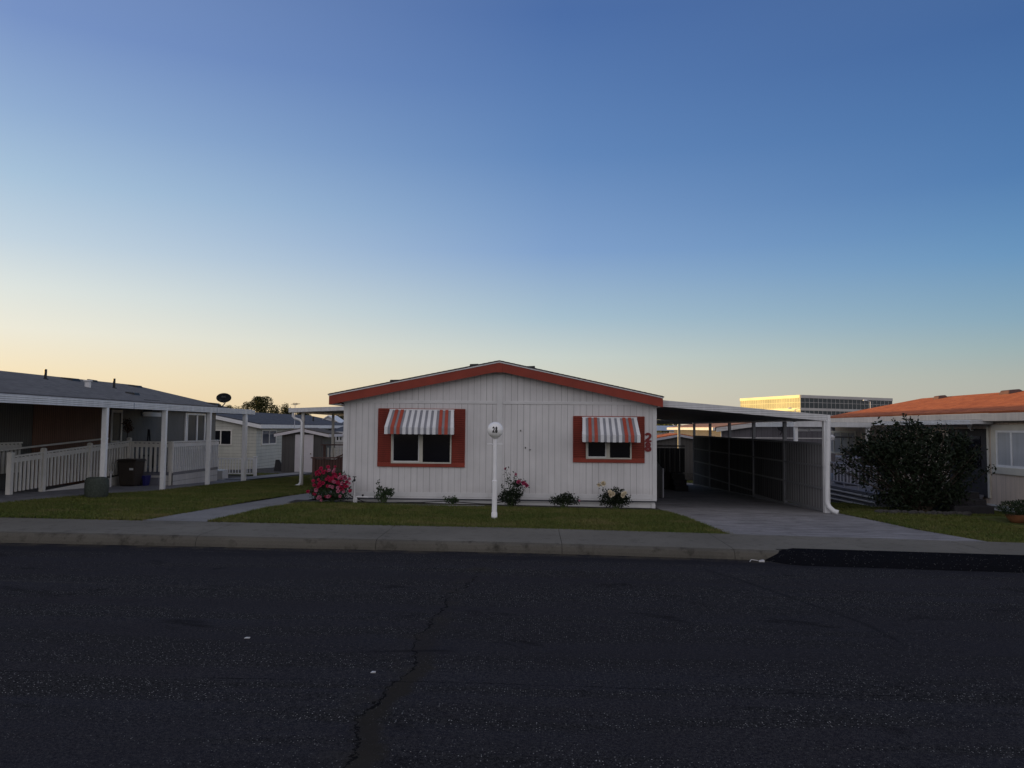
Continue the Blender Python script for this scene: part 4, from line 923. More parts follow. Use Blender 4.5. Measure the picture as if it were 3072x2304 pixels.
m = MB(); m.beam((XF-.9, q[0].y-1.5, q[0].z+.02), (XF-.9, q[3].y+.3, q[3].z+.1), .05, .05); m.build('far_rail', 'rail_cream', rr)
lo = [atX(-5, 1330, XF-1.15), atX(64, 1328, XF-1.15)]
rail_run('rear_railing', 'short cream railing behind the ramp at the left picture edge', (XF-1.15, lo[0].y-1.2), (XF-1.15, lo[1].y), lo[0].z, lo[1].z, lo[0].z-.85, lo[1].z-.85, .17, .09, 'rail_cream')
# deck
yq = q[3].y; XD = atY(513, 1400, yq).x; zf = .42
dkl = thing('neighbour_deck', 'raised cream skirted deck under the left porch roof', 'deck', ((XF+XD)/2, yq, G(XD, yq)))
ye = 29.6
m = MB(); m.box(XW+.05, XD, yq, ye, zf-.1, zf); m.build('floor', 'grey_panel', dkl)
m = MB(); m.box(XF, XD, yq+.01, yq+.04, G(XD, yq)-.05, zf-.1); m.box(XD-.04, XD-.01, yq+.05, ye, G(XD, ye)-.05, zf-.1); m.build('skirting', 'siding_skirt', dkl)
m = MB(); m.box(XD-.03, XD+.05, yq-.04, yq+.04, G(XD, yq)-.05, zf-.02); m.build('corner_board', 'rail_cream', dkl)
zt_ = atY(450, 1326, yq).z
rail_run('deck_railing', 'front deck railing facing the street behind the brown bin', (XF+.05, yq), (XD, yq), zt_, zt_, zf+.02, zf+.02, .17, .07, 'rail_cream', 'deck railings of the left neighbour', posts_=[(1, .0)], ph=.05)
rail_run('deck_railing', 'side deck railing with closely spaced balusters, facing the lawn', (XD, yq+.06), (XD, ye), zt_+.01, zt_-.0, zf+.0, zf-.0, .15, .05, 'metal_white', 'deck railings of the left neighbour')
m = MB(); m.box(XW+.6, XD-.3, ye-.8, ye-.2, zf+.85, zf+.9)
for xx in (XW+.7, XD-.4): m.box(xx, xx+.06, ye-.5, ye-.44, zf, zf+.85)
o = m.build('patio_table', 'dark_wood'); tag(o, 'long dark patio table on the left neighbour deck', 'table')
# topiary-like plant on a stand by the door
tpx = atY(383, 1277, 26.6); tr_ = thing('topiary_plant', 'dry round potted shrub on a thin stem beside the neighbour door', 'plant', (tpx.x, tpx.y, zf))
P = blob_points([((tpx.x-.02, tpx.y, tpx.z+.1), (.17, .17, .18)), ((tpx.x+.02, tpx.y, tpx.z-.1), (.2, .18, .16))], 500, .3); v, f_ = leaf_arrays(P, .06); np_mesh('foliage', v, f_, 'leaf_dry', tr_, k=4)
m = MB().tube([(tpx.x, tpx.y, zf), (tpx.x, tpx.y, tpx.z)], .015, 6); m.build('stem', 'bark', tr_); m = MB().lathe((tpx.x, tpx.y, zf), [(.1, 0), (.14, .25), (.15, .26)], 12); m.build('pot', 'terracotta', tr_)
# folded chair upright against wall
c0 = atY(449, 1300, 28.2); m = MB(); m.beam((c0.x-.1, c0.y, zf), (c0.x-.05, c0.y, c0.z+.15), .04, .04); m.beam((c0.x+.12, c0.y, zf), (c0.x-.02, c0.y, c0.z+.15), .04, .04); m.box(c0.x-.25, c0.x+.25, c0.y-.2, c0.y+.2, zf+.44, zf+.48); m.box(c0.x-.25, c0.x-.2, c0.y-.2, c0.y-.15, zf, zf+.44); m.box(c0.x+.2, c0.x+.25, c0.y-.2, c0.y-.15, zf, zf+.44)
o = m.build('deck_chair', 'dark_wood'); tag(o, 'dark folding chair standing on the left neighbour deck', 'chair')
# bin, blue box, planter, riser
bn = atY(391, 1460, 24.9); bn.z = G(bn.x, 24.9); tb = thing('wheeled_bin', 'dark brown wheeled refuse bin standing in front of the deck railing', 'bin', bn)
hB = atY(391, 1383, 24.9).z-bn.z; w = .30
m = MB().hexa([(bn.x-w*.8, bn.y-.26, bn.z+.03), (bn.x+w*.8, bn.y-.26, bn.z+.03), (bn.x+w*.8, bn.y+.26, bn.z+.03), (bn.x-w*.8, bn.y+.26, bn.z+.03), (bn.x-w, bn.y-.34, bn.z+hB), (bn.x+w, bn.y-.34, bn.z+hB), (bn.x+w, bn.y+.34, bn.z+hB), (bn.x-w, bn.y+.34, bn.z+hB)]); m.build('body', 'dark_plastic', tb, bevel=.03)
m = MB().hexa([(bn.x-w-.03, bn.y-.38, bn.z+hB+.002), (bn.x+w+.05, bn.y-.38, bn.z+hB+.002), (bn.x+w+.05, bn.y+.36, bn.z+hB+.002), (bn.x-w-.03, bn.y+.36, bn.z+hB+.002), (bn.x-w+.02, bn.y-.3, bn.z+hB+.07), (bn.x+w-.0, bn.y-.3, bn.z+hB+.07), (bn.x+w, bn.y+.3, bn.z+hB+.07), (bn.x-w+.02, bn.y+.3, bn.z+hB+.07)]); m.build('lid', 'dark_plastic', tb, bevel=.015)
for s in (-1, 1): m = MB().tube([(bn.x+s*w*.75, bn.y+.27, bn.z+.12), (bn.x+s*(w*.75+.06), bn.y+.27, bn.z+.12)], .12, 14); m.build('wheel', 'black', tb)
m = MB().box(bn.x+.12, bn.x+.24, bn.y-.335, bn.y-.315, bn.z+hB*.66, bn.z+hB*.74); m.build('label_sticker', 'pvc', tb)
bb_ = atY(429, 1457, 25.3); bb_.z = G(bb_.x, 25.3); t = thing('recycling_box', 'small dark blue recycling box on the ground right of the brown bin', 'box', bb_)
m = MB().hexa([(bb_.x-.13, bb_.y-.15, bb_.z), (bb_.x+.13, bb_.y-.15, bb_.z), (bb_.x+.13, bb_.y+.15, bb_.z), (bb_.x-.13, bb_.y+.15, bb_.z), (bb_.x-.17, bb_.y-.2, bb_.z+.34), (bb_.x+.17, bb_.y-.2, bb_.z+.34), (bb_.x+.17, bb_.y+.2, bb_.z+.34), (bb_.x-.17, bb_.y+.2, bb_.z+.34)]); m.build('body', 'blue_plastic', t, bevel=.015)
m = MB().box(bb_.x-.02, bb_.x+.04, bb_.y-.195, bb_.y-.18, bb_.z+.14, bb_.z+.28); m.build('symbol', 'metal_white', t)
c0 = atY(457, 1455, 25.6); m = MB().box(c0.x-.1, c0.x+.2, c0.y, c0.y+.12, G(c0.x, 25.6), G(c0.x, 25.6)+.26); m.box(c0.x+.1, c0.x+.17, c0.y-.01, c0.y, G(c0.x, 25.6)+.03, G(c0.x, 25.6)+.22); o = m.build('step_block', 'grey_panel'); tag(o, 'low grey block against the deck skirting right of the blue box', 'block')
pb = Vector((-11.12, 19.45, G(-11.1, 19.45))); m = MB().lathe(pb, [(.22, 0), (.235, .02), (.27, .1), (.285, .3), (.275, .45), (.25, .52), (.20, .54), (.19, .50)], 24); o = m.build('planter', 'planter_mesh', smooth_=True); tag(o, 'round dark green barrel planter at the foot of the porch post on the left lawn', 'planter')
rp = atY(332, 1430, 24.0); m = MB().tube([(rp.x, rp.y, G(rp.x, 24)), (rp.x, rp.y, atY(332, 1414, 24).z)], .025, 8).box(rp.x-.05, rp.x+.05, rp.y-.03, rp.y+.03, atY(332, 1420, 24).z, atY(332, 1414, 24).z); o = m.build('water_tap', 'pvc'); tag(o, 'small white garden tap left of the brown bin', 'tap')
# ================================================================== cream house and shed behind
Xc, Yc0, Yc1 = -16.9, 46.7, 72.
zC = 2.13; zCr = 3.0; XCr = -21.1
cr = thing('cream_house', 'cream lap sided house with slate grey roof behind the low white fence', 'house', (Xc, Yc0, G(Xc, Yc0)))
m = MB(); m.prism([(XCr-4.2, G(Xc, Yc0)-.1), (Xc, G(Xc, Yc0)-.1), (Xc, zC+.0), (XCr, zCr-.05), (XCr-4.2, zC)], Yc0, Yc1); m.build('wall', 'siding_cream', cr)
m = MB(); slope_slab(m, XCr, zCr+.02, Xc+.35, zC+.0, Yc0-.3, Yc1, .06); slope_slab(m, XCr-4.5, zC, XCr, zCr+.02, Yc0-.3, Yc1, .06); m.build('roof', 'roof_slate', cr)
m = MB(); slope_slab(m, XCr, zCr-.04, Xc+.35, zC-.06, Yc0-.34, Yc0-.3, .22); m.box(Xc+.35, Xc+.39, Yc0-.34, Yc1, zC-.28, zC-.04); m.build('fascia', 'metal_white', cr)
def win_front(px0, py0, px1, py1, Y, par, pane='glass_dark', fm='rail_cream', w=.07, mull=1, yoff=.05):
    a = atY(px0, py0, Y); b = atY(px1, py1, Y); m = MB(); x0, x1, z0, z1 = a.x, b.x, b.z, a.z
    m.box(x0, x0+w, Y-yoff, Y, z0, z1); m.box(x1-w, x1, Y-yoff, Y, z0, z1); m.box(x0+w, x1-w, Y-yoff, Y, z0, z0+w); m.box(x0+w, x1-w, Y-yoff, Y, z1-w, z1)
    for k in range(mull): xm = x0+(x1-x0)*(k+1)/(mull+1); m.box(xm-w/2, xm+w/2, Y-yoff+.004, Y, z0+w, z1-w)
    F = m.build('window', fm, par); m = MB().box(x0+w, x1-w, Y-.02, Y-.001, z0+w, z1-w); m.build('pane', pane, F); return F
win_front(630, 1288.5, 695.5, 1336, Yc0, cr)
def win_side(px0, px1, zz0, zz1, X, par, s=1, pane='glass_dark', fm='rail_cream', w=.07, mull=1):
    ya, yb = sorted((atX(px0, 1300, X).y, atX(px1, 1300, X).y)); m = MB(); x0, x1 = (X, X+.05*s)
    m.box(x0, x1, ya, ya+w, zz0, zz1); m.box(x0, x1, yb-w, yb, zz0, zz1); m.box(x0, x1, ya+w, yb-w, zz0, zz0+w); m.box(x0, x1, ya+w, yb-w, zz1-w, zz1)
    for k in range(mull): ym = ya+(yb-ya)*(k+1)/(mull+1); m.box(x0, x0+.045*s, ym-w/2, ym+w/2, zz0+w, zz1-w)
    F = m.build('window', fm, par); m = MB().box(X, X+.02*s, ya+w, yb-w, zz0+w, zz1-w); m.build('pane', pane, F); return F
win_side(784.5, 828, atX(800, 1334.5, Xc).z, atX(800, 1289, Xc).z, Xc, cr, pane='glass_blue', w=.09)
m = MB(); p = atY(905, 1240, 56); 
for (px, py) in ((940, 1252),): 
    p = atY(px, py, 58); m.lathe((p.x, p.y, p.z-.3), [(.06, 0), (.06, .35)], 8)
m.build('vent_pipe', 'black', cr)
# small white gable far behind
fh = thing('distant_gable', 'small white gable poking up over the slate roof left of the white house', 'house', (atY(986, 1260, 75).x, 75, -1))
a = atY(952, 1270, 70); b = atY(1020, 1271, 70); pk = atY(986, 1247.5, 70)
m = MB().prism([(a.x, a.z), (b.x, a.z), (pk.x, pk.z-.04)], 70, 73); m.build('wall', 'trim_white', fh); m = MB(); slope_slab(m, a.x-.15, a.z-.02, pk.x, pk.z+.05, 69.8, 73, .07); slope_slab(m, pk.x, pk.z+.05, b.x+.15, a.z-.02, 69.8, 73, .07); m.build('roof', 'metal_white', fh)
fb = thing('distant_house', 'low distant house with pale fascia between shed and white house', 'house', (-14, 62, -1))
a = atY(880, 1271, 60); b = atY(1300, 1275, 60)
m = MB().box(a.x, b.x, 60.5, 72, -1.3, a.z-.6); m.build('wall', 'siding_skirt', fb); m = MB().hexa([(a.x, 60, a.z-.78), (b.x, 60, a.z-.78), (b.x, 72, a.z+.2), (a.x, 72, a.z+.2), (a.x, 60, a.z-.72), (b.x, 60, a.z-.72), (b.x, 72, a.z+.26), (a.x, 72, a.z+.26)]); m.build('roof', 'roof_slate', fb); m = MB().box(a.x, b.x, 59.9, 60, a.z-.85, a.z-.7); m.build('fascia', 'metal_white', fb)
win_front(1006, 1300, 1030, 1326, 60.45, fb, fm='metal_white', w=.14)
# shed
Ys = 41.7; sh_ = thing('garden_shed', 'dark grey shed with a white door and white rake boards', 'shed', (-12.4, Ys, G(-12.4, Ys)))
A = atY(845, 1350, Ys).x; B = atY(990, 1350, Ys).x-.0; pk = atY(908, 1286, Ys); eL_ = atY(825.7, 1303, Ys); eR_ = atY(990, 1305, Ys); zb = G(-12.4, Ys)-.02
zl = eL_.z-.02; xe = 2*pk.x-eL_.x
m = MB().prism([(A, zb), (2*pk.x-A, zb), (2*pk.x-A, zl+.06), (pk.x, pk.z-.06), (A, zl+.06)], Ys, Ys+2.6); m.build('wall', 'shed_dark', sh_)
m = MB(); slope_slab(m, eL_.x, zl+.09, pk.x, pk.z+.05, Ys-.18, Ys+2.8, .05); slope_slab(m, pk.x, pk.z+.05, xe, zl+.09, Ys-.18, Ys+2.8, .05); m.build('roof', 'roof_shed', sh_)
m = MB(); slope_slab(m, eL_.x, zl+.04, pk.x, pk.z, Ys-.22, Ys-.18, .15); slope_slab(m, pk.x, pk.z, xe, zl+.04, Ys-.22, Ys-.18, .15); m.box(xe, xe+.03, Ys-.2, Ys+2.8, zl-.1, zl+.05); m.build('fascia', 'door_white', sh_)
a = atY(886.5, 1303.5, Ys); b = atY(938.5, 1416, Ys); m = MB().box(a.x, b.x, Ys-.05, Ys-.001, b.z, a.z); D = m.build('door', 'door_white', sh_, bevel=.006); m = MB().lathe((b.x-.12, Ys-.08, b.z+.95), [(.01, 0), (.03, .02), (.03, .05), (.01, .07)], 8); m.build('handle', 'brass', D)
m = MB(); p = atY(835, 1400, 43); m.hexa([(p.x-.3, 43, -.9), (p.x+.5, 43, -.9), (p.x+.5, 43.3, -.9), (p.x-.3, 43.3, -.9), (p.x-.3, 43.4, .1), (p.x-.1, 43.4, .1), (p.x-.1, 43.5, .1), (p.x-.3, 43.5, .1)]); o = m.build('leaning_board', 'dark_wood'); tag(o, 'dark leaning board between the shed and the cream house', 'board')
# low white fence, raised bed
Yw = 35.3; xa, xb = atY(641, 1400, Yw).x-1.2, atY(765, 1400, Yw).x; zt0 = atY(700, 1374, Yw).z; lw = thing('low_fence', 'low white picket rail fence on the gravel in front of the cream house', 'fence', ((xa+xb)/2, Yw, G(xa, Yw)))
m = MB(); m.box(xa, xb, Yw-.02, Yw+.02, zt0-.06, zt0); m.box(xa, xb, Yw-.02, Yw+.02, G(xb, Yw)+.08, G(xb, Yw)+.14); m.build('rails', 'metal_white', lw)
m = MB(); x = xa+.05
while x < xb-.08: m.box(x, x+.028, Yw-.015, Yw+.015, G(xb, Yw)+.14, zt0-.06); x += .135
m.build('pickets', 'metal_white', lw); m = MB().box(xb-.05, xb+.07, Yw-.06, Yw+.06, G(xb, Yw)-.02, zt0+.05); m.box(xb-.07, xb+.09, Yw-.08, Yw+.08, zt0+.051, zt0+.075); m.build('post', 'metal_white', lw)
rb = atY(648, 1431, 31.3); m = MB().box(atY(627, 1400, 31.3).x, atY(668, 1400, 31.3).x, 31.3, 31.9, G(rb.x, 31.3)-.02, G(rb.x, 31.3)+.36); o = m.build('raised_bed', 'metal_ribbed'); tag(o, 'small corrugated metal raised bed at the end of the deck', 'planter')
# antenna
ap = atY(884, 1262, 52); an = thing('aerial', 'thin roof aerial standing above the slate roof against the orange sky', 'aerial', ap)
tpz = atY(884, 1212, 52).z; m = MB().tube([(ap.x, 52, ap.z-1.2), (ap.x, 52, tpz)], .022, 6); m.build('mast', 'rail_grey', an)
m = MB(); m.tube([(ap.x-.3, 52, tpz-.02), (ap.x+.35, 52, tpz+.02)], .014, 6)
for k in (-.08, .08): m.tube([(ap.x+k+.07*math.cos(t), 52, tpz+.06*math.sin(t)) for t in np.linspace(0, 2*math.pi, 13)], .016, 5)
m.hexa([(ap.x+.1, 51.99, tpz-.03), (ap.x+.32, 51.99, tpz-.0), (ap.x+.32, 52.01, tpz-.0), (ap.x+.1, 52.01, tpz-.03), (ap.x+.1, 51.99, tpz+.04), (ap.x+.32, 51.99, tpz+.02), (ap.x+.32, 52.01, tpz+.02), (ap.x+.1, 52.01, tpz+.04)]); m.build('head', 'shed_dark', an)
# ================================================================== grey gable house behind the carport
Yg = 42.; Xg = 9.85; zg = 2.12; Xgr = 14.1; zgr = zg+(Xgr-Xg)*.145
gh = thing('grey_house', 'grey gabled house with reddish brown roof seen through the back of the carport', 'house', (Xg, Yg, G(Xg, Yg)))
m = MB().prism([(Xg+.35, -1.2), (18, -1.2), (18, zg), (Xgr, zgr-.12), (Xg+.35, zg-.06)], Yg+.3, 56); m.build('wall', 'siding_grey', gh)
m = MB(); slope_slab(m, Xg, zg+.05, Xgr, zgr+.05, Yg, 56.3, .05); slope_slab(m, Xgr, zgr+.05, 18.4, zg+.05, Yg, 56.3, .05); m.build('roof', 'roof_brown', gh)
m = MB(); slope_slab(m, Xg+.06, zg-.004, Xgr, zgr-.01, Yg-.03, Yg, .22); slope_slab(m, Xgr, zgr-.01, 18.4, zg-.01, Yg-.03, Yg, .22); m.build('rake_board', 'siding_skirt', gh)
m = MB().box(Xg-.12, Xg, Yg-.04, 56.3, zg-.14, zg+.02); m.build('gutter', 'metal_white', gh)
m = MB().box(Xg+.4, 18, Yg+.27, Yg+.299, zg-.55, zg-.50); m.box(Xg+.36, Xg+.42, Yg+.2, Yg+.26, -1, zg-.2); m.build('wall_trim', 'siding_skirt', gh)
a = atX(1945, 1290, Xg); m = MB().box(Xg+1.5, Xg+1.6, 44, 56, -1.2, zg-.2); m.build('porch_wall', 'dark_wood', gh)
c0 = atY(2346, 1281, Yg-.2); s2 = thing('satellite_dish', 'black round satellite dish on the grey gable seen above the privacy fence', 'satellite dish', c0)
f, rt, up, refl = dish(c0, .25, .24, (-.35, -1, .2), s2)
a, fs, _ = text_mesh('dish', .12, 0, .002, 1.0); m = MB().raw([c0+rt*p[0]+up*(p[1]+.04)+f*.06 for p in a], fs); m.build('dish_lettering', 'rail_grey', refl)
m = MB().tube([c0-up*.1, c0-up*.3+Vector((.02, .1, 0)), c0-up*.42+Vector((.02, .4, 0))], .025, 8); m.build('mast', 'black', s2)
# dark shed behind and low red roof beyond the steps
Yk = 44; ks = thing('rear_shed', 'dark shed with shallow gable and grey rake boards behind the rear steps', 'shed', (6, Yk, G(6, Yk)))
pk = atY(2037, 1302, Yk); l_ = atY(1968, 1316, Yk); r_ = atY(2092, 1315, Yk); zbk = G(6, Yk)
zl_ = pk.z-(pk.x-l_.x)*.17
m = MB().prism([(pk.x-2.0, zbk), (pk.x+1.3, zbk), (pk.x+1.3, pk.z-.25), (pk.x, pk.z-.05), (pk.x-2.0, pk.z-.38)], Yk, Yk+3); m.build('wall', 'shed_dark', ks)
m = MB(); slope_slab(m, pk.x-2.2, pk.z-.36, pk.x, pk.z+.03, Yk-.2, Yk+3.2, .05); slope_slab(m, pk.x, pk.z+.03, pk.x+1.6, pk.z-.24, Yk-.2, Yk+3.2, .05); m.build('roof', 'roof_red', ks)
m = MB(); slope_slab(m, pk.x-2.2, pk.z-.41, pk.x, pk.z-.02, Yk-.24, Yk-.2, .13); slope_slab(m, pk.x, pk.z-.02, pk.x+1.6, pk.z-.29, Yk-.24, Yk-.2, .13); m.build('rake_board', 'rail_grey', ks)
m = MB().box(pk.x-2.0, pk.x+1.3, Yk-.03, Yk-.001, zbk-.05, zbk+.35); m.build('footing', 'stone', ks)
# far houses between white wall and carport
hb = thing('far_house', 'distant house with pale blue metal roof right of the white house corner', 'house', (9, 66, -1))
a = atY(1900, 1290, 66); b = atY(2100, 1290, 66)
m = MB().box(a.x, b.x, 66, 74, -1.2, atY(2000, 1299, 66).z); m.build('wall', 'siding_skirt', hb)
z0, z1 = atY(2000, 1291, 65.5).z, atY(2000, 1277, 73).z
m = MB().hexa([(a.x, 65.5, z0-.05), (b.x, 65.5, z0-.05), (b.x, 73, z1-.05), (a.x, 73, z1-.05), (a.x, 65.5, z0), (b.x, 65.5, z0), (b.x, 73, z1), (a.x, 73, z1)]); m.build('roof', 'roof_metal', hb)
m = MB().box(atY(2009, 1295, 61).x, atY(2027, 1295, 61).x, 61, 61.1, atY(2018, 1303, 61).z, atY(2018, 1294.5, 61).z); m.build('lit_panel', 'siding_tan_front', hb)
# ================================================================== office block far away
ob = thing('office_building', 'long three storey glass office building, its left face lit gold by the sun', 'building', (86.9, 250, -1.2))
def offx(px, D): d = ray(px, 1287); return Vector(CAM+d*(D/np.dot(d, CF)))
c0 = offx(2402, 250); lf = offx(2222, 284); rg = offx(2678, 271)
zt3 = atY(2402, 1184.5, c0.y).z
def bandz(zy): return zt3-(zy-100)/4.096*250/2307.
B_ = [100, 136, 190, 262, 290, 345, 417, 445, 560]     # rows measured down the corner
def wallrun(P, Q, nbay, mname):
    d = (Q-P); d.z = 0; Lw = d.length; u = d.normalized(); nn = Vector((u.y, -u.x, 0))
    if nn.dot(P) > 0: nn = -nn
    def bx(m, s0, s1, za, zb, o0, o1):
        p = [P+u*s0+nn*o0, P+u*s1+nn*o0, P+u*s1+nn*o1, P+u*s0+nn*o1]; m.hexa([(q.x, q.y, za) for q in p]+[(q.x, q.y, zb) for q in p])
    m = MB(); bx(m, -.0, Lw, bandz(B_[1]), bandz(B_[0]), -.3, .25); bx(m, 0, Lw, bandz(B_[4]), bandz(B_[3]), -.3, .12); bx(m, 0, Lw, bandz(B_[7]), bandz(B_[6]), -.3, .12); bx(m, 0, Lw, -2, bandz(B_[8]), -.3, .1)
    BM_ = 'office_band' if mname == 'R' else 'office_band_sunlit'; m.build('wall_band', BM_, ob)
    for (i0, i1) in ((1, 2), (2, 3), (4, 5), (5, 6), (7, 8)):
        g = MB(); bx(g, 0, Lw, bandz(B_[i1]), bandz(B_[i0]), -.2, 0.); W_ = g.build('window_strip', 'glass_office' if mname == 'R' else 'glass_sunlit', ob)
        mu = MB()
        for k in range(nbay+1): s = Lw*k/nbay; bx(mu, max(0, s-.06), min(Lw, s+.06), bandz(B_[i1])+.06, bandz(B_[i0])-.06, 0.005, .07)
        bx(mu, 0, Lw, bandz(B_[i0])-.06, bandz(B_[i0]), .004, .08); bx(mu, 0, Lw, bandz(B_[i1]), bandz(B_[i1])+.06, .004, .08)
        mu.build('mullions', BM_, W_)
n = NT('glass_sunlit'); a_ = n.noise(.12, 3); M['glass_sunlit'] = n.fin(n.mix(n.remap(a_, .35, .65), (.34, .33, .2), (.5, .48, .3)), .45, 0, .6)  # office glass of the sunny face, gold sunlight put into its colour
wallrun(c0, lf, 25, 'L'); wallrun(c0, rg, 22, 'R')
bk_ = lf+(rg-c0); m = MB(); top = [c0, rg, bk_, lf]; m.hexa([(p.x, p.y, -2) for p in top]+[(p.x, p.y, bandz(101)) for p in top]);
ctr = (c0+bk_)/2; m.v = [(ctr.x+(x-ctr.x)*.985, ctr.y+(y-ctr.y)*.985, z) for x, y, z in m.v]; m.build('core', 'rail_grey', ob)
q = offx(2565, 262); m = MB().box(q.x-1.6, q.x+2., q.y+3, q.y+8, bandz(100), bandz(94)); q = offx(2487, 258); m.box(q.x-.3, q.x+.3, q.y+3, q.y+4, bandz(100), bandz(95)); m.build('roof_unit', 'office_band', ob)
# street lights far away in front of the office
for (px, py, Y) in ((2385, 1228, 120), (2611, 1204, 120)):
    p = atY(px, py, Y); sgn = -1 if px < 2500 else 1; t = thing('street_lamp', 'tiny distant street lamp against the gold office wall' if px < 2500 else 'tiny distant street lamp against the dark office windows', 'street lamp', (p.x, Y, -1.2))
    m = MB().tube([(p.x, Y, -1.2), (p.x, Y, p.z-.05)], .08, 6).tube([(p.x, Y, p.z-.05), (p.x+sgn*-.8, Y, p.z+.15)], .04, 6); m.build('pole', 'rail_grey', t)
    m = MB().hexa([(p.x-1.1, Y-.2, p.z+.1), (p.x-.5, Y-.2, p.z+.1), (p.x-.5, Y+.2, p.z+.1), (p.x-1.1, Y+.2, p.z+.1), (p.x-1.0, Y-.15, p.z+.25), (p.x-.6, Y-.15, p.z+.25), (p.x-.6, Y+.15, p.z+.25), (p.x-1.0, Y+.15, p.z+.25)]); m.build('lamp_head', 'metal_white', t)
# ================================================================== tan house on the right
XW2 = 13.0; XE2 = 12.95-.3; XR2 = 16.9; zE2, zR2 = 2.60, 3.46; Y0, Y1 = 15.5, 33.6
th_ = thing('tan_house', 'tan mobile home with sunlit orange red shingle roof at the right edge', 'house', (XW2, 24, G(XW2, 24)))
m = MB(); m.box(XW2, XR2+4, Y0, Y1-.1, G(XW2, 22)+.18, 2.45); m.build('wall', 'siding_tan', th_)
m = MB(); m.box(XW2+.04, XR2+4, Y0, Y1-.1, -.9, G(XW2, 22)+.18); m.box(XW2-.02, XW2+.0, Y0, Y1-.1, G(XW2, 22)+.16, G(XW2, 22)+.21); m.box(XW2+.0, XW2+.04, Y0, Y1-.1, G(XW2, 22)+.02, G(XW2, 22)+.06); m.build('skirting', 'trim_white', th_)
m = MB(); slope_slab(m, XE2, zE2, XR2, zR2, Y0-.3, Y1+.3, .05); slope_slab(m, XR2, zR2, XR2+4.25, zE2, Y0-.3, Y1+.3, .05); m.build('roof', 'roof_red', th_)
m = MB(); m.box(XE2+.0, XE2+.04, Y0-.3, Y1+.3, zE2-.27, zE2-.055); m.box(XE2+.041, XW2-.001, Y0-.3, Y1+.3, zE2-.27, zE2-.25); slope_slab(m, XE2+.04, zE2-.055, XR2, zR2-.055, Y1+.26, Y1+.3, .2); m.build('fascia', 'siding_tan_front', th_)
kR = (zR2-zE2)/(XR2-XE2)
for px, py, w in ((2820, 1192, .26), (3032, 1176, .34)):
    p = onslope2(px, py+3, zE2, XE2, kR); m = MB(); m.hexa([(p.x-w*.8, p.y-w*.9, p.z-.1), (p.x+w*.8, p.y-w*.9, p.z+.05), (p.x+w*.8, p.y+w*.9, p.z+.05), (p.x-w*.8, p.y+w*.9, p.z-.1), (p.x-w*.6, p.y-w*.7, p.z+.09), (p.x+w*.5, p.y-w*.7, p.z+.13), (p.x+w*.5, p.y+w*.7, p.z+.13), (p.x-w*.6, p.y+w*.7, p.z+.09)]); m.build('roof_vent', 'brown_wood', th_, bevel=.03)
# big window with trim and blinds
za, zb = atX(2985, 1420, XW2).z, atX(2985, 1274, XW2).z; ya, yb = 19.2, atX(2977, 1300, XW2).y; t = .2
m = MB(); xo = XW2-.05; m.box(xo, XW2, yb-t, yb, za, zb); m.box(xo, XW2, ya, ya+t, za, zb); m.box(xo, XW2, ya+t, yb-t, za, za+t*.95); m.box(xo, XW2, ya+t, yb-t, zb-t*.8, zb)
F = m.build('window', 'frame_cream', th_, bevel=.006)
m = MB(); ya2, yb2, za2, zb2 = ya+t, yb-t, za+t*.95, zb-t*.8; w = .06
m.box(XW2-.035, XW2-.001, yb2-w, yb2, za2, zb2); m.box(XW2-.035, XW2-.001, ya2, ya2+w, za2, zb2); m.box(XW2-.035, XW2-.001, ya2+w, yb2-w, za2, za2+w); m.box(XW2-.035, XW2-.001, ya2+w, yb2-w, zb2-w, zb2); ymid = atX(3035, 1300, XW2).y; m.box(XW2-.03, XW2-.001, ymid-.03, ymid+.03, za2+w, zb2-w); m.build('sash', 'metal_white', F)
m = MB().box(XW2-.012, XW2-.001, ya2+w, yb2-w, za2+w, zb2-w); m.build('blinds', 'blinds', F)
# side window, door, awning
win_side(2484, 2570, atX(2530, 1362, XW2).z, atX(2530, 1293, XW2).z, XW2, th_, s=-1, pane='curtain_folds_side', fm='frame_cream', w=.07, mull=3)
y0, y1 = sorted((atX(2640, 1300, XW2).y, atX(2700, 1300, XW2).y)); 
y0, y1 = 22.4, 24.4; m = MB().box(XW2-.03, XW2-.001, y0, y1, .15, 2.12); D = m.build('door', 'dark_wood', th_); m = MB().box(XW2-.05, XW2-.031, y0+.3, y1-.3, 1.0, 1.9); m.build('pane', 'glass_dark', D)
m = MB(); m.box(XW2-.04, XW2-.001, y0-.1, y0-.001, .15, 2.2); m.box(XW2-.04, XW2-.001, y1+.001, y1+.1, .15, 2.2); m.build('door_frame', 'frame_cream', th_)
XA = 12.3; aw_ = thing('door_awning', 'flat white metal awning over the side door behind the big bush', 'awning', (XA, 25, 2.2))
ya, yb = atX(2910, 1265, XA).y, 28.15; zA = 2.24
m = MB(); m.box(XA, XA+.06, ya, yb, zA, zA+.125); m.box(XA+.06, XW2-.06, ya, ya+.05, zA+.01, zA+.12); m.build('fascia', 'metal_ribbed', aw_)
m = MB(); m.box(XA+.06, XW2-.06, ya+.05, yb, zA+.09, zA+.13); m.build('roof', 'metal_soffit', aw_)
lx = atX(2923, 1274, XW2); wl_ = thing('wall_lantern', 'small white glass lantern fixed to the tan wall right of the awning', 'lantern', (XW2, lx.y, lx.z-.1))
c_ = (XW2-.14, lx.y, lx.z)
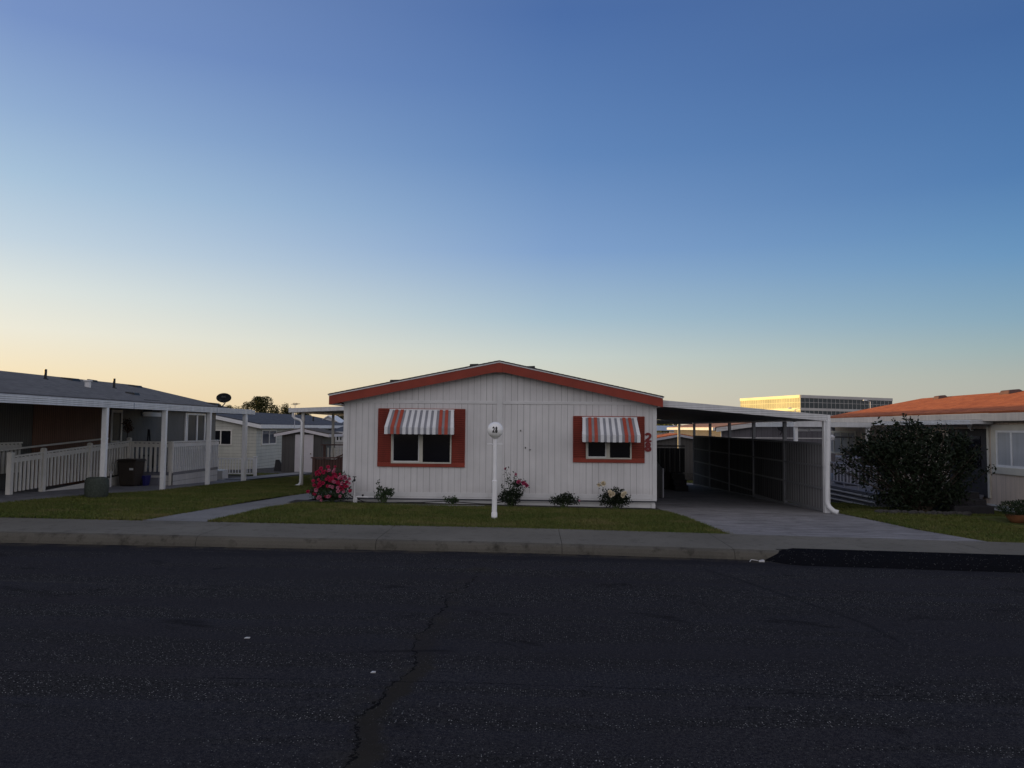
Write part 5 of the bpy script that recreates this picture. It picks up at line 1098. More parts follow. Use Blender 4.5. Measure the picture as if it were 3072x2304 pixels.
m = MB().lathe((c_[0], c_[1], lx.z-.12), [(.03, 0), (.055, .03), (.085, .15), (.08, .17)], 6); m.build('glass', 'opal', wl_); m = MB().lathe((c_[0], c_[1], lx.z+.05), [(.11, 0), (.05, .06), (.015, .1)], 6); m.tube([(XW2, lx.y, lx.z-.16), (XW2-.1, lx.y, lx.z-.17), (c_[0], lx.y, lx.z-.11)], .012, 6); m.box(XW2-.02, XW2, lx.y-.04, lx.y+.04, lx.z-.22, lx.z-.08); m.build('bracket', 'metal_white', wl_)
# rear porch with deck, railing, posts, blinds
yP = 28.2; pa = atY(2381, 1265.5, yP); pb_ = atY(2607, 1277.5, yP); rp_ = thing('side_porch', 'white flat roofed side porch on a panelled deck behind the carport fence', 'porch', (11, yP, G(11, yP)))
zT = pa.z; zBt = zT-.175
m = MB(); m.box(pa.x, 12.28, yP, yP+.06, zBt, zT); m.box(pa.x-.0, pa.x+.06, yP+.06, 33.4, zBt, zT); m.build('fascia', 'metal_ribbed', rp_)
m = MB(); m.box(pa.x+.06, XE2-.01, yP+.061, 33.4, zT-.07, zT-.02); m.build('roof', 'roof_metal', rp_)
for px in (2388, 2486, 2604): p = atY(px, 1300, yP+.1); m = MB().box(p.x-.06, p.x+.06, yP+.07, yP+.19, .2 if px > 2400 else -.4, zBt+.03); m.build('post', 'metal_white', rp_)
for k, (a_, b_) in enumerate(((2396, 2424), (2427, 2463))):
    a, b = atY(a_, 1289, yP+.35), atY(b_, 1288, yP+.35); m = MB().tube([(a.x, yP+.35, a.z), (b.x, yP+.35, a.z)], .065, 10); m.build('rolled_blind', 'pvc', rp_)
XD2 = 9.86; yd0 = 22.55; zd = .22
m = MB().box(XD2, XW2-.06, yd0, 33.3, zd-.06, zd); m.build('deck_floor', 'grey_panel', rp_)
for k, z_ in enumerate((zd-.1, zd-.235, zd-.37)):
    m = MB(); m.beam((XD2-.01, yd0, z_-.02), (XD2-.01, 33.3, z_-.02-.05*k), .035, .04); m.build('skirting_rib', 'metal_white', rp_)
m = MB(); m.hexa([(XD2+.02, yd0+.02, G(XD2, yd0)-.02), (XW2-.08, yd0+.02, G(XD2, yd0)-.02), (XW2-.08, 33.3, -.8), (XD2+.02, 33.3, -.8), (XD2+.02, yd0+.02, zd-.061), (XW2-.08, yd0+.02, zd-.061), (XW2-.08, 33.3, zd-.061), (XD2+.02, 33.3, zd-.061)]); m.box(XD2-.02, XD2+.07, yd0-.03, yd0+.015, G(XD2, yd0), zd-.0); m.build('skirting', 'grey_panel', rp_)
r_t, r_b = zd+.76, zd+.16
rl_ = thing('porch_railing', 'thin white metal railing along the side porch deck', 'railing', (XD2, 26, zd))
m = MB(); m.beam((XD2+.05, yd0+.1, r_t), (XD2+.05, 33, r_t), .035, .03); m.beam((XD2+.05, yd0+.1, r_b), (XD2+.05, 33, r_b), .03, .03); m.build('rails', 'rail_grey', rl_)
m = MB(); y = yd0+.2; i = 0
while y < 33: m.box(XD2+.035, XD2+.065, y-.016, y+.016, (r_b if i % 4 else zd), r_t); y += .27; i += 1
m.build('balusters', 'rail_grey', rl_)
m = MB().box(XD2+.02, XD2+.09, yd0+.05, yd0+.12, zd, 1.05); m.build('post', 'rail_grey', rl_)
# wrapped furniture and dark chairs on the porch deck
c = atX(2523, 1412, 10.6); m = MB(); x, y = 10.7, 26.3
m.hexa([(x-.4, y-.55, zd+.01), (x+.4, y-.55, zd+.01), (x+.4, y+.5, zd+.01), (x-.4, y+.5, zd+.01), (x-.36, y-.5, zd+.95), (x+.36, y-.5, zd+.92), (x+.36, y+.45, zd+.97), (x-.36, y+.45, zd+.98)])
o = m.build('covered_grill', 'trash_wrap', bevel=.06); tag(o, 'pale plastic wrapped furniture behind the thin white railing', 'covered furniture')
ch0 = thing('porch_chair', 'black rounded back chair nearest the window on the side porch', 'chair', (11.4, 27.6, zd), 'black round backed chairs on the side porch')
m = MB(); x, y = 11.4, 27.6
bk = [(x-.27, zd+.45), (x+.27, zd+.45), (x+.29, zd+.95), (x+.2, zd+1.1), (x, zd+1.15), (x-.2, zd+1.1), (x-.29, zd+.95)]; m.prism(bk, y+.2, y+.26); m.build('backrest', 'black', ch0, bevel=.02)
m = MB().box(x-.27, x+.27, y-.28, y+.2, zd+.4, zd+.46); m.build('seat', 'black', ch0, bevel=.015)
for sx_ in (-1, 1):
    for sy_ in (-1, 1): m = MB().box(x+sx_*.24-.02, x+sx_*.24+.02, y-.03+sy_*.2-.02, y-.03+sy_*.2+.02, zd, zd+.4); m.build('leg', 'black', ch0)
def copy_tree(o, parent=None):
    c = o.copy(); col.objects.link(c); c.parent = parent
    for k in list(o.children): copy_tree(k, c)
    return c
for (x, y, lab) in ((11.0, 25.3, 'black rounded back chair just behind the wrapped furniture'), (11.9, 26.3, 'black rounded back chair half hidden by the bush leaves')):
    c = copy_tree(ch0); c.location = (x, y, zd); c['label'] = lab
m = MB().box(11.0, 11.9, 24.2, 24.9, zd+.66, zd+.7)
for (x, y) in ((11.05, 24.25), (11.8, 24.25), (11.05, 24.8), (11.8, 24.8)): m.box(x, x+.05, y, y+.05, zd, zd+.66)
o = m.build('porch_table', 'table_teal'); tag(o, 'small teal table behind the porch railing beside the bush', 'table')
hf = atY(2496, 1315, 27.5); m = MB().lathe((hf.x, 27.5, hf.z-.08), [(.02, 0), (.12, .02), (.03, .05), (.09, .08), (.1, .14), (.03, .2)], 10); m.tube([(hf.x, 27.5, hf.z+.12), (hf.x, 27.5, 2.1)], .006, 4); o = m.build('bird_feeder', 'pvc'); tag(o, 'small white hanging bird feeder by the porch window', 'bird feeder')
m = MB().tube([atY(2490, 1311, 28.1), atY(2556, 1311, 28.1)], .03, 6); o = m.build('curtain_pole', 'black'); tag(o, 'black horizontal pole in front of the porch window', 'pole')
# dark steps to the tan door
for i in range(1):
    stp = thing('door_steps', 'dark stone steps up to the tan house door right of the bush', 'steps', (12.3, 21.6, G(12.3, 21.6)))
    for k, (py, pxr) in enumerate(((1474, 2920), (1496, 2941), (1516, 2963))):
        p = atY(pxr, py, 21.5-.35*k); m = MB().box(11.2-.1*k, min(p.x, 12.95), 21.2-.35*k, 22.3-.3*k+.3, G(12, 21)-.05, p.z); m.build('step', 'dark_wood', stp, bevel=.02)
# ================================================================== plants
def bush(name, label, cat, base, blobs, n_, size, mat, stems=6, spikes=(), group=None, flat=0., shell=.4, asp=.5, stem_mat='bark'):
    t = thing(name, label, cat, base, group); P = blob_points(blobs, n_, shell); S = MB(); b = Vector(base)
    rr_ = random.Random(hash(label) % 1000 if False else len(label))
    ext = []
    for i in range(stems):
        c, r = blobs[i % len(blobs)]; tip = Vector(c)+Vector((rr_.uniform(-.7, .7)*r[0], rr_.uniform(-.7, .7)*r[1], rr_.uniform(0, .8)*r[2]))
        s0 = b+Vector((rr_.uniform(-.08, .08), rr_.uniform(-.08, .08), 0)); mid_ = s0.lerp(tip, .5)+Vector((0, 0, .08)); S.tube([s0, mid_, tip], [size*.22, size*.16, size*.08], 5)
    for (tip, cnt, sp_) in spikes:
        tip = Vector(tip); s0 = b.lerp(tip, .3); S.tube([b, s0+Vector((rr_.uniform(-.05, .05), 0, 0)), tip], [size*.2, size*.14, size*.06], 5)
        tt = rng.uniform(.45, 1.0, cnt)[:, None]; L_ = np.array(s0)*(1-tt)+np.array(tip)*tt; ext.append(L_+rng.normal(0, sp_, (cnt, 3)))
    if ext: P = np.concatenate([P]+ext)
    P[:, 2] = np.maximum(P[:, 2], base[2]+.02)
    v, f_ = leaf_arrays(P, size, flat, asp); np_mesh('foliage', v, f_, mat, t, k=4); S.build('stems', stem_mat, t); return t
# petal cluster mesh for a rose bloom
def bloom_mesh(r, layers=4, mat='petal_red'):
    m = MB(); rr_ = random.Random(int(r*1e4)+layers)
    for L_ in range(layers):
        npet = 3+L_*2; rad = r*(.25+.75*L_/(layers-1)); hgt = r*(1.0-.55*L_/(layers-1))
        for k in range(npet):
            a = 2*math.pi*(k+rr_.random()*.5)/npet; d = Vector((math.cos(a), math.sin(a), 0)); s = Vector((-d.y, d.x, 0))*rad*math.pi/npet*1.15
            p0 = d*rad*.15+Vector((0, 0, -r*.4)); p1 = d*rad*.75+Vector((0, 0, hgt*.2)); p2 = d*rad*(1.05+.1*rr_.random())+Vector((0, 0, hgt*rr_.uniform(.5, .9)))
            m.quad(p0-s*.4, p0+s*.4, p1+s, p1-s); m.quad(p1-s, p1+s, p2+s*.65, p2-s*.65)
    me = bpy.data.meshes.new('blossom'); me.from_pydata(m.v, [], m.f); me.materials.append(M[mat]); return me
def blooms(par, pts, mesh, rmin=.8, rmax=1.2):
    for p in pts:
        o = bpy.data.objects.new('blossom', mesh); col.objects.link(o); o.parent = par; q = Vector(p)-par.location; o.location = q
        e = Vector((random.uniform(-.5, .5), -1, random.uniform(.0, .9))).normalized(); o.rotation_mode = 'QUATERNION'; o.rotation_quaternion = e.to_track_quat('Z', 'Y'); s = random.uniform(rmin, rmax); o.scale = (s, s, s)
Yr = 19.62; K = 114.8
rb_ = atY(995, 1500, 19.55); rb_.z = G(rb_.x, Yr); rc = lambda px, py, Y=19.55: tuple(atY(px, py, Y))
rose = bush('rose_bush', 'large rose bush covered in red and pink blossoms at the left house corner', 'rose bush', tuple(rb_), [(rc(985, 1470), (.46, .36, .30)), (rc(975, 1435), (.36, .3, .26)), (rc(1010, 1440), (.33, .28, .28)), (rc(1020, 1475), (.30, .28, .24)), (rc(960, 1475), (.28, .28, .2))], 3400, .058, 'leaf_rose', 9, [(rc(1047, 1432), 16, .04), (rc(919, 1476), 14, .05), (rc(958, 1412), 16, .04)], stem_mat='stem_green')
mR = bloom_mesh(.043, 4, 'petal_red'); mP = bloom_mesh(.042, 4, 'petal_pink'); mM = bloom_mesh(.046, 4, 'petal_magenta'); mC = bloom_mesh(.055, 4, 'petal_cream')
redp = [(924, 1475), (952, 1416), (963, 1405), (970, 1418), (957, 1412), (948, 1424), (975, 1414), (940, 1443), (943, 1455), (958, 1450), (953, 1460), (985, 1430), (992, 1436), (999, 1430), (981, 1437), (960, 1444), (1007, 1424), (1020, 1422), (1010, 1430), (1012, 1450), (1018, 1458), (1025, 1462), (1022, 1470), (1037, 1460), (1031, 1452), (982, 1458), (1051, 1473), (946, 1484), (940, 1482), (1043, 1459), (989, 1442), (995, 1444), (966, 1411), (1028, 1468), (1004, 1446), (990, 1489), (956, 1456), (1016, 1444), (984, 1414), (961, 1456), (949, 1418), (1000, 1420)]
pinkp = [(987, 1411), (1001, 1414), (1032, 1432), (1038, 1436), (1048, 1437), (1022, 1430), (1001, 1446), (999, 1461), (1013, 1463), (1027, 1450), (958, 1491), (964, 1500), (985, 1490), (1014, 1474), (1031, 1476), (948, 1470), (1048, 1450), (1018, 1434), (1004, 1409), (990, 1459), (1020, 1488), (955, 1495), (1035, 1430)]
yb_ = lambda px, py: 19.55-.28*math.sqrt(max(.05, 1-((px-988)/75)**2-((py-1460)/75)**2))
rx_ = random.Random(5)
redp += [(988+rx_.gauss(0, 26), 1446+rx_.gauss(0, 20)) for _ in range(14)]
redp = [(x, y) for x, y in redp if y < 1500]
blooms(rose, [rc(x, y, yb_(x, y)) for x, y in redp], mR, .65, 1.1); blooms(rose, [rc(x, y, yb_(x, y)-.02) for x, y in pinkp], mP, .75, 1.15)
b = atY(1150, 1508, Yr); b.z = G(b.x, Yr); bush('rose_bush', 'leggy green rose bush without flowers, right of the standpipe', 'rose bush', tuple(b), [(rc(1158, 1478, Yr), (.2, .18, .15)), (rc(1145, 1485, Yr), (.2, .16, .15)), (rc(1168, 1475, Yr), (.16, .15, .12)), (rc(1140, 1465, Yr), (.1, .1, .08))], 420, .07, 'leaf_rose', 12, [(rc(1132, 1440, Yr), 12, .035), (rc(1122, 1484, Yr), 8, .03), (rc(1176, 1466, Yr), 10, .03)], shell=.3, stem_mat='stem_green')
b = atY(1357, 1511, Yr); b.z = G(b.x, Yr); bush('rose_bush', 'smallest low green bush left of the lamp post by the wall', 'rose bush', tuple(b), [(rc(1357, 1499, Yr), (.16, .14, .11)), (rc(1345, 1501, Yr), (.14, .1, .08)), (rc(1365, 1500, Yr), (.1, .1, .09))], 300, .055, 'leaf_rose', 6, [(rc(1332, 1490, Yr), 9, .02)], shell=.3, stem_mat='stem_green')
b = atY(1530, 1514, Yr); b.z = G(b.x, Yr); t = bush('rose_bush', 'tall leggy rose bush with a few magenta blooms right of the lamp post', 'rose bush', tuple(b), [(rc(1532, 1487, Yr), (.30, .24, .2)), (rc(1520, 1490, Yr), (.24, .22, .16)), (rc(1548, 1478, Yr), (.24, .2, .18)), (rc(1535, 1508, Yr), (.2, .18, .1)), (rc(1553, 1450, Yr), (.14, .12, .12))], 1500, .06, 'leaf_dark', 10, [(rc(1517, 1406, Yr), 40, .035), (rc(1546, 1423, Yr), 34, .045), (rc(1574, 1440, Yr), 26, .04), (rc(1506, 1452, Yr), 16, .035), (rc(1530, 1435, Yr), 26, .04), (rc(1585, 1455, Yr), 10, .03)], stem_mat='stem_green')
blooms(t, [rc(1556.5, 1446, Yr-.22), (rc(1571, 1449, Yr-.2)), rc(1580, 1457, Yr-.2), rc(1575, 1452, Yr-.25)], mM, .9, 1.25); blooms(t, [rc(1516, 1406, Yr), rc(1547, 1423, Yr)], mP, .6, .8)
b = atY(1693, 1516, Yr); b.z = G(b.x, Yr); t = bush('rose_bush', 'low wide dark rose bush below the right window', 'rose bush', tuple(b), [(rc(1692, 1499, Yr), (.28, .22, .15)), (rc(1670, 1500, Yr), (.2, .18, .13)), (rc(1715, 1500, Yr), (.24, .18, .13)), (rc(1700, 1488, Yr), (.2, .16, .1))], 1000, .055, 'leaf_dark', 12, [(rc(1664, 1480, Yr), 9, .02), (rc(1697, 1477, Yr), 8, .02), (rc(1712, 1480, Yr), 10, .02), (rc(1652, 1494, Yr), 8, .02)], stem_mat='stem_green')
blooms(t, [rc(1738, 1502, Yr-.15)], mP, .5, .6)
b = atY(1845, 1524, Yr); b.z = G(b.x, Yr); t = bush('rose_bush', 'dark rose bush with cream white roses near the right house corner', 'rose bush', tuple(b), [(rc(1845, 1495, Yr), (.34, .26, .2)), (rc(1825, 1498, Yr), (.26, .24, .2)), (rc(1865, 1500, Yr), (.26, .24, .18)), (rc(1850, 1478, Yr), (.26, .2, .14))], 1700, .06, 'leaf_dark', 10, [(rc(1803, 1452, Yr), 26, .04), (rc(1851, 1459, Yr), 12, .02), (rc(1872, 1464, Yr), 12, .02), (rc(1893, 1490, Yr), 16, .03), (rc(1826, 1466, Yr), 10, .02)], stem_mat='stem_green')
blooms(t, [rc(1831.5, 1485, Yr-.3), rc(1839, 1482, Yr-.28), rc(1830, 1476, Yr-.25), rc(1869, 1487, Yr-.28), rc(1875, 1479, Yr-.25), rc(1810, 1451, Yr-.05), rc(1797, 1455, Yr-.03), rc(1871, 1482, Yr-.26)], mC, .75, 1.1)
# big dark bush on the right
b = Vector((10.45, 20.95, G(10.4, 20.9))); bc = lambda px, py, Y=21.0: tuple(atY(px, py, Y))
bl = [(bc(2695, 1365), (.66, .8, .62)), (bc(2790, 1375), (.78, .8, .62)), (bc(2740, 1440), (1.05, .85, .65)), (bc(2650, 1350), (.52, .5, .38)), (bc(2600, 1345), (.45, .4, .28)), (bc(2735, 1300), (.38, .4, .38)), (bc(2860, 1330), (.45, .4, .36)), (bc(2700, 1490), (.85, .7, .42)), (bc(2820, 1480), (.75, .7, .45)), (bc(2880, 1370), (.42, .4, .25)), (bc(2680, 1300), (.3, .3, .25)), (bc(2790, 1310), (.35, .3, .25))]
bsp = []
for k_ in range(34):
    a_ = math.pi*(.02+.96*k_/33)+random.uniform(-.05, .05); ex = random.uniform(.92, 1.2); bsp.append((bc(2735+math.cos(a_)*205*ex, 1415-math.sin(a_)*140*ex, random.uniform(20.6, 21.3)), 60, .065))
bb2 = bush('large_bush', 'very dark wide leafy bush in front of the tan house porch', 'bush', tuple(b), bl, 9500, .12, 'leaf_dark', 22, [(bc(2726, 1256), 60, .06), (bc(2752, 1258), 50, .06), (bc(2700, 1262), 40, .06), (bc(2598, 1284), 60, .07), (bc(2620, 1275), 60, .07), (bc(2522, 1356), 60, .06), (bc(2548, 1335), 50, .07), (bc(2946, 1350), 80, .07), (bc(2930, 1335), 60, .07), (bc(2900, 1305), 50, .07), (bc(2872, 1288), 50, .07), (bc(2560, 1310), 50, .08), (bc(2905, 1430), 60, .09), (bc(2893, 1458), 60, .09), (bc(2925, 1378), 60, .08), (bc(2640, 1286), 40, .06), (bc(2790, 1282), 40, .06), (bc(2820, 1292), 40, .06)]+bsp, shell=.35, asp=.42)
for i in range(26):
    if i == 0: st = MB()
    p = bc(2630+i*11, 1535+i*.6, 20.3+.1*math.sin(i)); z = G(p[0], p[1]); st.lathe((p[0], 20.2+.12*math.sin(i*1.3), z-.02), [(.09, 0), (.11, .05), (.09, .11), (.03, .14)], 7)
o = st.build('border_stones', 'stone', smooth_=True); o['kind'] = 'stuff'; tag(o, 'row of dark edging stones at the foot of the large bush', 'stones')
pp = atY(3052, 1558, 18.8); pp.z = G(pp.x, 18.8); pot = thing('potted_shrub', 'clipped box shrub in a terracotta bowl at the right picture edge', 'potted plant', pp)
m = MB().lathe(pp, [(.10, 0), (.16, .04), (.22, .12), (.25, .20), (.24, .21)], 20); m.build('pot', 'terracotta', pot, smooth_=True)
P = blob_points([((pp.x-.14, pp.y-.05, pp.z+.36), (.30, .30, .19)), ((pp.x+.2, pp.y-.05, pp.z+.38), (.32, .30, .20))], 3400, .7); v, f_ = leaf_arrays(P, .04); np_mesh('foliage', v, f_, 'leaf_box', pot, k=4)
m = MB().tube([pp+Vector((0, 0, .1)), pp+Vector((0, 0, .38))], .04, 6); m.build('stem', 'bark', pot)
# standpipe, hose
y_ = 19.5; s0 = atY(1062, 1508, y_); tt_ = atY(1062, 1450, y_).z; sp_ = thing('standpipe', 'white plastic standpipe with a small brass tap at the left of the flower bed', 'standpipe', (s0.x, y_, G(s0.x, y_)))
m = MB().tube([(s0.x, y_, G(s0.x, y_)-.02), (s0.x, y_, tt_)], .026, 10).lathe((s0.x, y_, tt_-.02), [(.034, 0), (.034, .06), (.02, .07)], 10); zz = atY(1070, 1491, y_).z; m.tube([(s0.x+.05, y_, G(s0.x, y_)), (s0.x+.05, y_, zz), (s0.x+.1, y_, zz+.005), (s0.x+.36, y_, zz)], .026, 8); m.tube([(s0.x+.36, y_, zz), (s0.x+.5, y_, zz+.01)], .014, 8); m.lathe((s0.x+.05, y_, zz-.09), [(.036, 0), (.036, .05)], 10); m.build('pipe', 'pvc', sp_, smooth_=True)
m = MB().lathe((s0.x, y_, tt_+.04), [(.02, 0), (.03, .03), (.03, .06), (.012, .07), (.012, .12)], 8); m.box(s0.x-.045, s0.x+.045, y_-.01, y_+.01, tt_+.155, tt_+.175); m.tube([(s0.x, y_, tt_+.08), (s0.x-.03, y_-.05, tt_+.06), (s0.x-.035, y_-.06, tt_+.03)], .014, 8); m.box(s0.x+.2, s0.x+.24, y_-.02, y_+.02, zz+.02, zz+.07); m.build('tap', 'black', sp_)
hp = [(rc(1046, 1483, 19.6)), rc(1060, 1492, 19.55), rc(1075, 1498, 19.5), rc(1092, 1505, 19.5), rc(1130, 1508, 19.55), rc(1200, 1507, 19.6), rc(1265, 1507, 19.62), rc(1330, 1504, 19.8), rc(1380, 1507, 19.6), rc(1440, 1511, 19.5), rc(1480, 1512, 19.5), rc(1500, 1506, 19.5), rc(1520, 1503, 19.6)]
hp2 = []
for i in range(len(hp)-1):
    for k in range(4):
        t = k/4; a, b = Vector(hp[i]), Vector(hp[i+1]); p = a.lerp(b, t*t*(3-2*t) if i % 2 else t); p.z = max(p.z, G(p.x, p.y)+.04); hp2.append(p)
m = MB().tube(hp2, .012, 6); o = m.build('garden_hose', 'black', smooth_=True); tag(o, 'thin black hose lying along the foot of the white wall', 'hose')
# litter
for (px, py, w, lab) in ((742, 1923, .028, 'small white scrap lying on the road far left of the crack'), (1120, 2024, .022, 'small pale scrap on the road just left of the crack')):
    p = roadz(px, py); z = -.15+KX(p.x)-.012*max(0, 9-p.y)/9+.004; m = MB().hexa([(p.x-w, p.y-.02, z), (p.x+w, p.y-.015, z), (p.x+w*.8, p.y+.02, z), (p.x-w*.7, p.y+.025, z), (p.x-w, p.y-.02, z+.004), (p.x+w, p.y-.015, z+.012), (p.x+w*.8, p.y+.02, z+.006), (p.x-w*.7, p.y+.025, z+.004)]); o = m.build('litter', 'pvc'); tag(o, lab, 'litter', 'scraps lying on the road')
p = atZ(2258, 1662, -.1); m = MB()
yk = 13.38+C(p.x); zk = -.15+KX(p.x)
m.hexa([(p.x+.0, yk, zk), (p.x+.09, yk-.01, zk), (p.x+.08, yk+.04, zk), (p.x+.01, yk+.05, zk), (p.x, yk, zk+.02), (p.x+.09, yk-.01, zk+.03), (p.x+.08, yk+.04, zk+.035), (p.x+.01, yk+.05, zk+.02)]); m.tube([(p.x-.16, yk-.03, zk+.01), (p.x-.12, yk+.02, zk+.035), (p.x-.01, yk+.02, zk+.02)], .006, 5)
o = m.build('litter', 'pvc'); tag(o, 'crumpled white scrap in the gutter at the end of the black ramp', 'litter')
# ================================================================== trees and the unseen west hedge added to shade the street
def tree(label, px, ptop, pw, Y, lobes, n_, mat='leaf_tree', conical=False, zb=-1.2, size=None, group='trees on the skyline', squash=1.0):
    c = atY(px, ptop, Y); w = pw*Y/2307/2; top = c.z; t = thing('tree', label, 'tree', (c.x, Y, zb), group); r_ = random.Random(int(px)); bl_ = []
    H = top-zb
    for i in range(lobes):
        a = r_.random()*6.28; rr = r_.uniform(.0, .62); hz = r_.uniform(.5, .9); k = (1.1-hz)*1.2 if conical else 1.0
        s = r_.uniform(.34, .55)*w*k; bl_.append(((c.x+math.cos(a)*rr*w*k, Y+math.sin(a)*rr*w*k, zb+H*hz), (s, s, s*squash*min(1.4, H/w*.3+.5))))
    bl_.append(((c.x+r_.uniform(-.2, .2)*w, Y, top-.4*w*squash), (.42*w, .42*w, .42*w*squash)))
    P = blob_points(bl_, n_, .5); P = P[P[:, 2] < top+.1]; v, f_ = leaf_arrays(P, size or w*.12, 0, .7); np_mesh('crown', v, f_, mat, t, k=4)
    S = MB(); S.tube([(c.x, Y, zb), (c.x+.05*w, Y, zb+H*.45), (c.x, Y, zb+H*.8)], [w*.11, w*.07, w*.03], 7)
    for b_, r2 in bl_[:6]: S.tube([(c.x, Y, zb+H*.35), tuple(Vector((c.x, Y, zb+H*.5)).lerp(Vector(b_), .5)), b_], [w*.04, w*.03, w*.012], 5)
    S.build('trunk', 'bark', t); return t
tree('rounded dark tree, tallest on the left skyline', 786, 1191, 74, 120, 14, 6500, conical=False)
tree('smaller round tree leaning on the left side of the tallest one', 752, 1204, 52, 125, 12, 4200)
tree('small dark tree just right of the black satellite dish', 688, 1215, 44, 110, 9, 2600)
tree('feathery twiggy tree between the dish and the tall tree', 718, 1219, 60, 115, 12, 1500)
tree('low dark tree between the tall tree and the spiky one', 820, 1217, 66, 118, 12, 3600)
tree('spiky tree left of the roof aerial', 856, 1209, 60, 112, 13, 3000)
tree('low spreading tree behind the patio roof', 905, 1231, 90, 110, 12, 3000)
tree('dark tree filling the gap at the left corner of the white house', 1030, 1248, 110, 90, 10, 3500, 'leaf_dark')
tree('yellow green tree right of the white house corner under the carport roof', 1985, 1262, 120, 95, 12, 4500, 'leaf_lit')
for i, (x, y, r_, h) in enumerate([(-64+3*math.sin(i*2.1), -36+i*7.5, 4.6, 7.6+.7*math.sin(i*1.7)) for i in range(9)]):
    pass
west = MB()
hg = thing('sun_block_hedge', 'unseen hedge added in the west to block the low sun', 'hedge', (-64, -4, -.2))  # added out of view to keep low sun off road and lamp post
P = np.concatenate([np.stack([rng.uniform(-66.5, -61.5, 9000), rng.uniform(-45, 30, 9000), -.2+8*rng.uniform(0, 1, 9000)**.8], 1), np.stack([rng.uniform(-66.5, -61.5, 3000), rng.uniform(30, 56, 3000), -.2+4.6*rng.uniform(0, 1, 3000)], 1)]); v, f_ = leaf_arrays(P, .75, 0, .8); np_mesh('foliage', v, f_, 'leaf_dark', hg, k=4)
m = MB(); 
for i in range(34): m.box(-65.6, -62.4, -45+i*3, -45+i*3+2.9, -.3, (6.9 if i < 25 else 3.7)+.5*math.sin(i*1.9))
m.build('stems', 'leaf_dark', hg)
# ================================================================== camera, world, sun
cam = bpy.data.cameras.new('camera'); cam.lens = FPX/3072*36; cam.sensor_width = 36; cam.clip_start = .1; cam.clip_end = 6000
co = bpy.data.objects.new('camera', cam); col.objects.link(co); sc.camera = co
Mx = Matrix.Identity(4)
for i in range(3): Mx[i][0] = CR[i]; Mx[i][1] = CU[i]; Mx[i][2] = -CF[i]; Mx[i][3] = CAM[i]
co.matrix_world = Mx
SUNV = Vector((-.985, .16, .069)).normalized()
ls = bpy.data.lights.new('sun', 'SUN'); ls.energy = 5.0; ls.angle = R(.53); ls.color = (1.0, .66, .27)
so = bpy.data.objects.new('sun', ls); col.objects.link(so); so.rotation_mode = 'QUATERNION'; so.rotation_quaternion = SUNV.to_track_quat('Z', 'Y')
w = bpy.data.worlds.new('World'); sc.world = w; w.use_nodes = True; nt = w.node_tree; nt.nodes.clear()
sky = nt.nodes.new('ShaderNodeTexSky'); sky.sky_type = 'NISHITA'; sky.sun_disc = False; sky.sun_elevation = math.asin(SUNV.z); sky.sun_rotation = math.atan2(SUNV.x, SUNV.y)
sky.air_density = 1.0; sky.dust_density = 1.2; sky.ozone_density = 1.6; sky.altitude = 0
bg = nt.nodes.new('ShaderNodeBackground'); bg.inputs[1].default_value = .15; out = nt.nodes.new('ShaderNodeOutputWorld')
nt.links.new(sky.outputs[0], bg.inputs[0]); nt.links.new(bg.outputs[0], out.inputs[0])
#WORLDGRADE
sc.render.engine = 'CYCLES'; sc.view_settings.view_transform = 'Standard'; sc.view_settings.look = 'None'; sc.view_settings.exposure = 0; sc.view_settings.gamma = 1
sc.cycles.max_bounces = 6; sc.cycles.diffuse_bounces = 3; sc.cycles.sample_clamp_indirect = 4
# evening colours of the clear sky by height and by bearing from the sun, laid over the Nishita sky
def lin(c): return tuple(((v/255)/12.92 if v/255 <= .04045 else (((v/255)+.055)/1.055)**2.4) for v in c)
tcw = nt.nodes.new('ShaderNodeTexCoord'); sx = nt.nodes.new('ShaderNodeSeparateXYZ'); nt.links.new(tcw.outputs['Generated'], sx.inputs[0])
def wm(op, a, b=0., c=None):
    n_ = nt.nodes.new('ShaderNodeMath'); n_.operation = op
    for i, q in enumerate((a, b, c)):
        if q is None: continue
        if isinstance(q, (int, float)): n_.inputs[i].default_value = q
        else: nt.links.new(q, n_.inputs[i])
    return n_.outputs[0]
elev = wm('DIVIDE', wm('ARCSINE', sx.outputs[2]), math.pi/2)
hl = wm('SQRT', wm('ADD', wm('MULTIPLY', sx.outputs[0], sx.outputs[0]), wm('MULTIPLY', sx.outputs[1], sx.outputs[1])))
sh_ = Vector((SUNV.x, SUNV.y)).normalized()
cosd = wm('DIVIDE', wm('ADD', wm('MULTIPLY', sx.outputs[0], sh_.x), wm('MULTIPLY', sx.outputs[1], sh_.y)), wm('MAXIMUM', hl, .0001))
def wr(stops):
    r_ = nt.nodes.new('ShaderNodeValToRGB'); nt.links.new(elev, r_.inputs[0]); e = r_.color_ramp.elements; r_.color_ramp.interpolation = 'EASE' if False else 'LINEAR'
    while len(e) < len(stops): e.new(.5)
    for q, (p, c) in zip(e, stops): q.position = max(0, p/90); q.color = lin(c)+(1,)
    return r_.outputs[0]
sunr = wr([(0, (255, 196, 120)), (4, (255, 222, 160)), (10, (245, 232, 210)), (18, (190, 205, 222)), (35, (105, 135, 190)), (90, (142, 140, 144))])
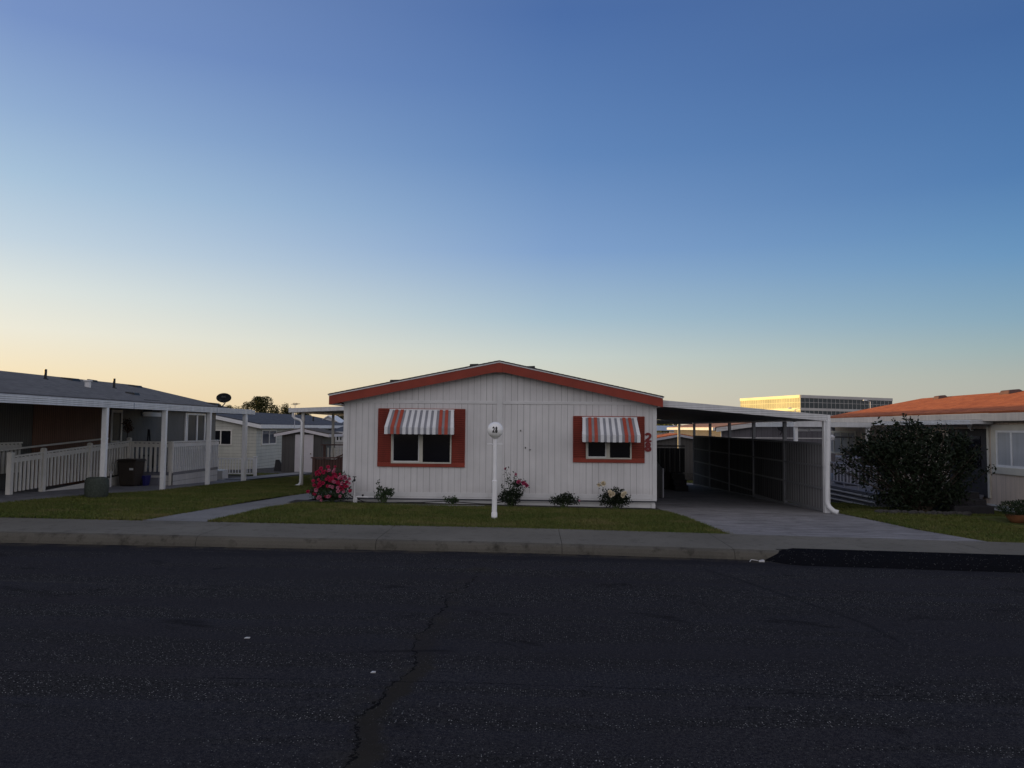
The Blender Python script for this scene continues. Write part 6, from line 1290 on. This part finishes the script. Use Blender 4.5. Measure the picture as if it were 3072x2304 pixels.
left = wr([(0, (252, 218, 165)), (3.3, (251, 232, 196)), (6.0, (242, 238, 222)), (8.6, (226, 232, 228)), (11.6, (198, 215, 228)), (15.5, (170, 197, 222)), (19.4, (146, 175, 213)), (24.6, (120, 148, 200)), (45, (100, 120, 160)), (90, (142, 140, 144))])
mid_ = wr([(0, (224, 206, 176)), (3.0, (216, 213, 196)), (5.3, (204, 213, 208)), (8.2, (170, 195, 211)), (13, (131, 164, 208)), (19.8, (99, 137, 190)), (29, (76, 111, 170)), (45, (95, 112, 148)), (90, (142, 140, 144))])
right = wr([(0, (186, 178, 166)), (3.6, (171, 179, 174)), (5.2, (154, 176, 181)), (7.1, (134, 168, 189)), (11.1, (103, 149, 192)), (16, (79, 124, 178)), (24.5, (65, 103, 160)), (45, (92, 110, 146)), (90, (142, 140, 144))])
def wmix(f, a, b):
    q = nt.nodes.new('ShaderNodeMix'); q.data_type = 'RGBA'
    if isinstance(f, (int, float)): q.inputs[0].default_value = f
    else: nt.links.new(f, q.inputs[0])
    nt.links.new(a, q.inputs[6]); nt.links.new(b, q.inputs[7]); return q.outputs[2]
def wrange(a, b):
    q = nt.nodes.new('ShaderNodeMapRange'); nt.links.new(cosd, q.inputs[0]); q.inputs[1].default_value = a; q.inputs[2].default_value = b; q.interpolation_type = 'LINEAR'; return q.outputs[0]
g = wmix(wrange(-.42, .13), right, mid_); g = wmix(wrange(.13, .70), g, left); g = wmix(wrange(.70, 1.0), g, sunr)
back = wr([(0, (200, 196, 196)), (8, (240, 236, 238)), (20, (226, 223, 230)), (40, (184, 182, 190)), (90, (142, 140, 144))])
ry = nt.nodes.new('ShaderNodeMapRange'); nt.links.new(wm('DIVIDE', sx.outputs[1], wm('MAXIMUM', hl, .0001)), ry.inputs[0]); ry.inputs[1].default_value = .45; ry.inputs[2].default_value = -.25
g = wmix(ry.outputs[0], g, back)
sc_ = nt.nodes.new('ShaderNodeVectorMath'); sc_.operation = 'SCALE'; nt.links.new(sky.outputs[0], sc_.inputs[0]); sc_.inputs['Scale'].default_value = .15
fin = wmix(.92, sc_.outputs[0], g)
bg.inputs[1].default_value = 1.0; nt.links.new(fin, bg.inputs[0])
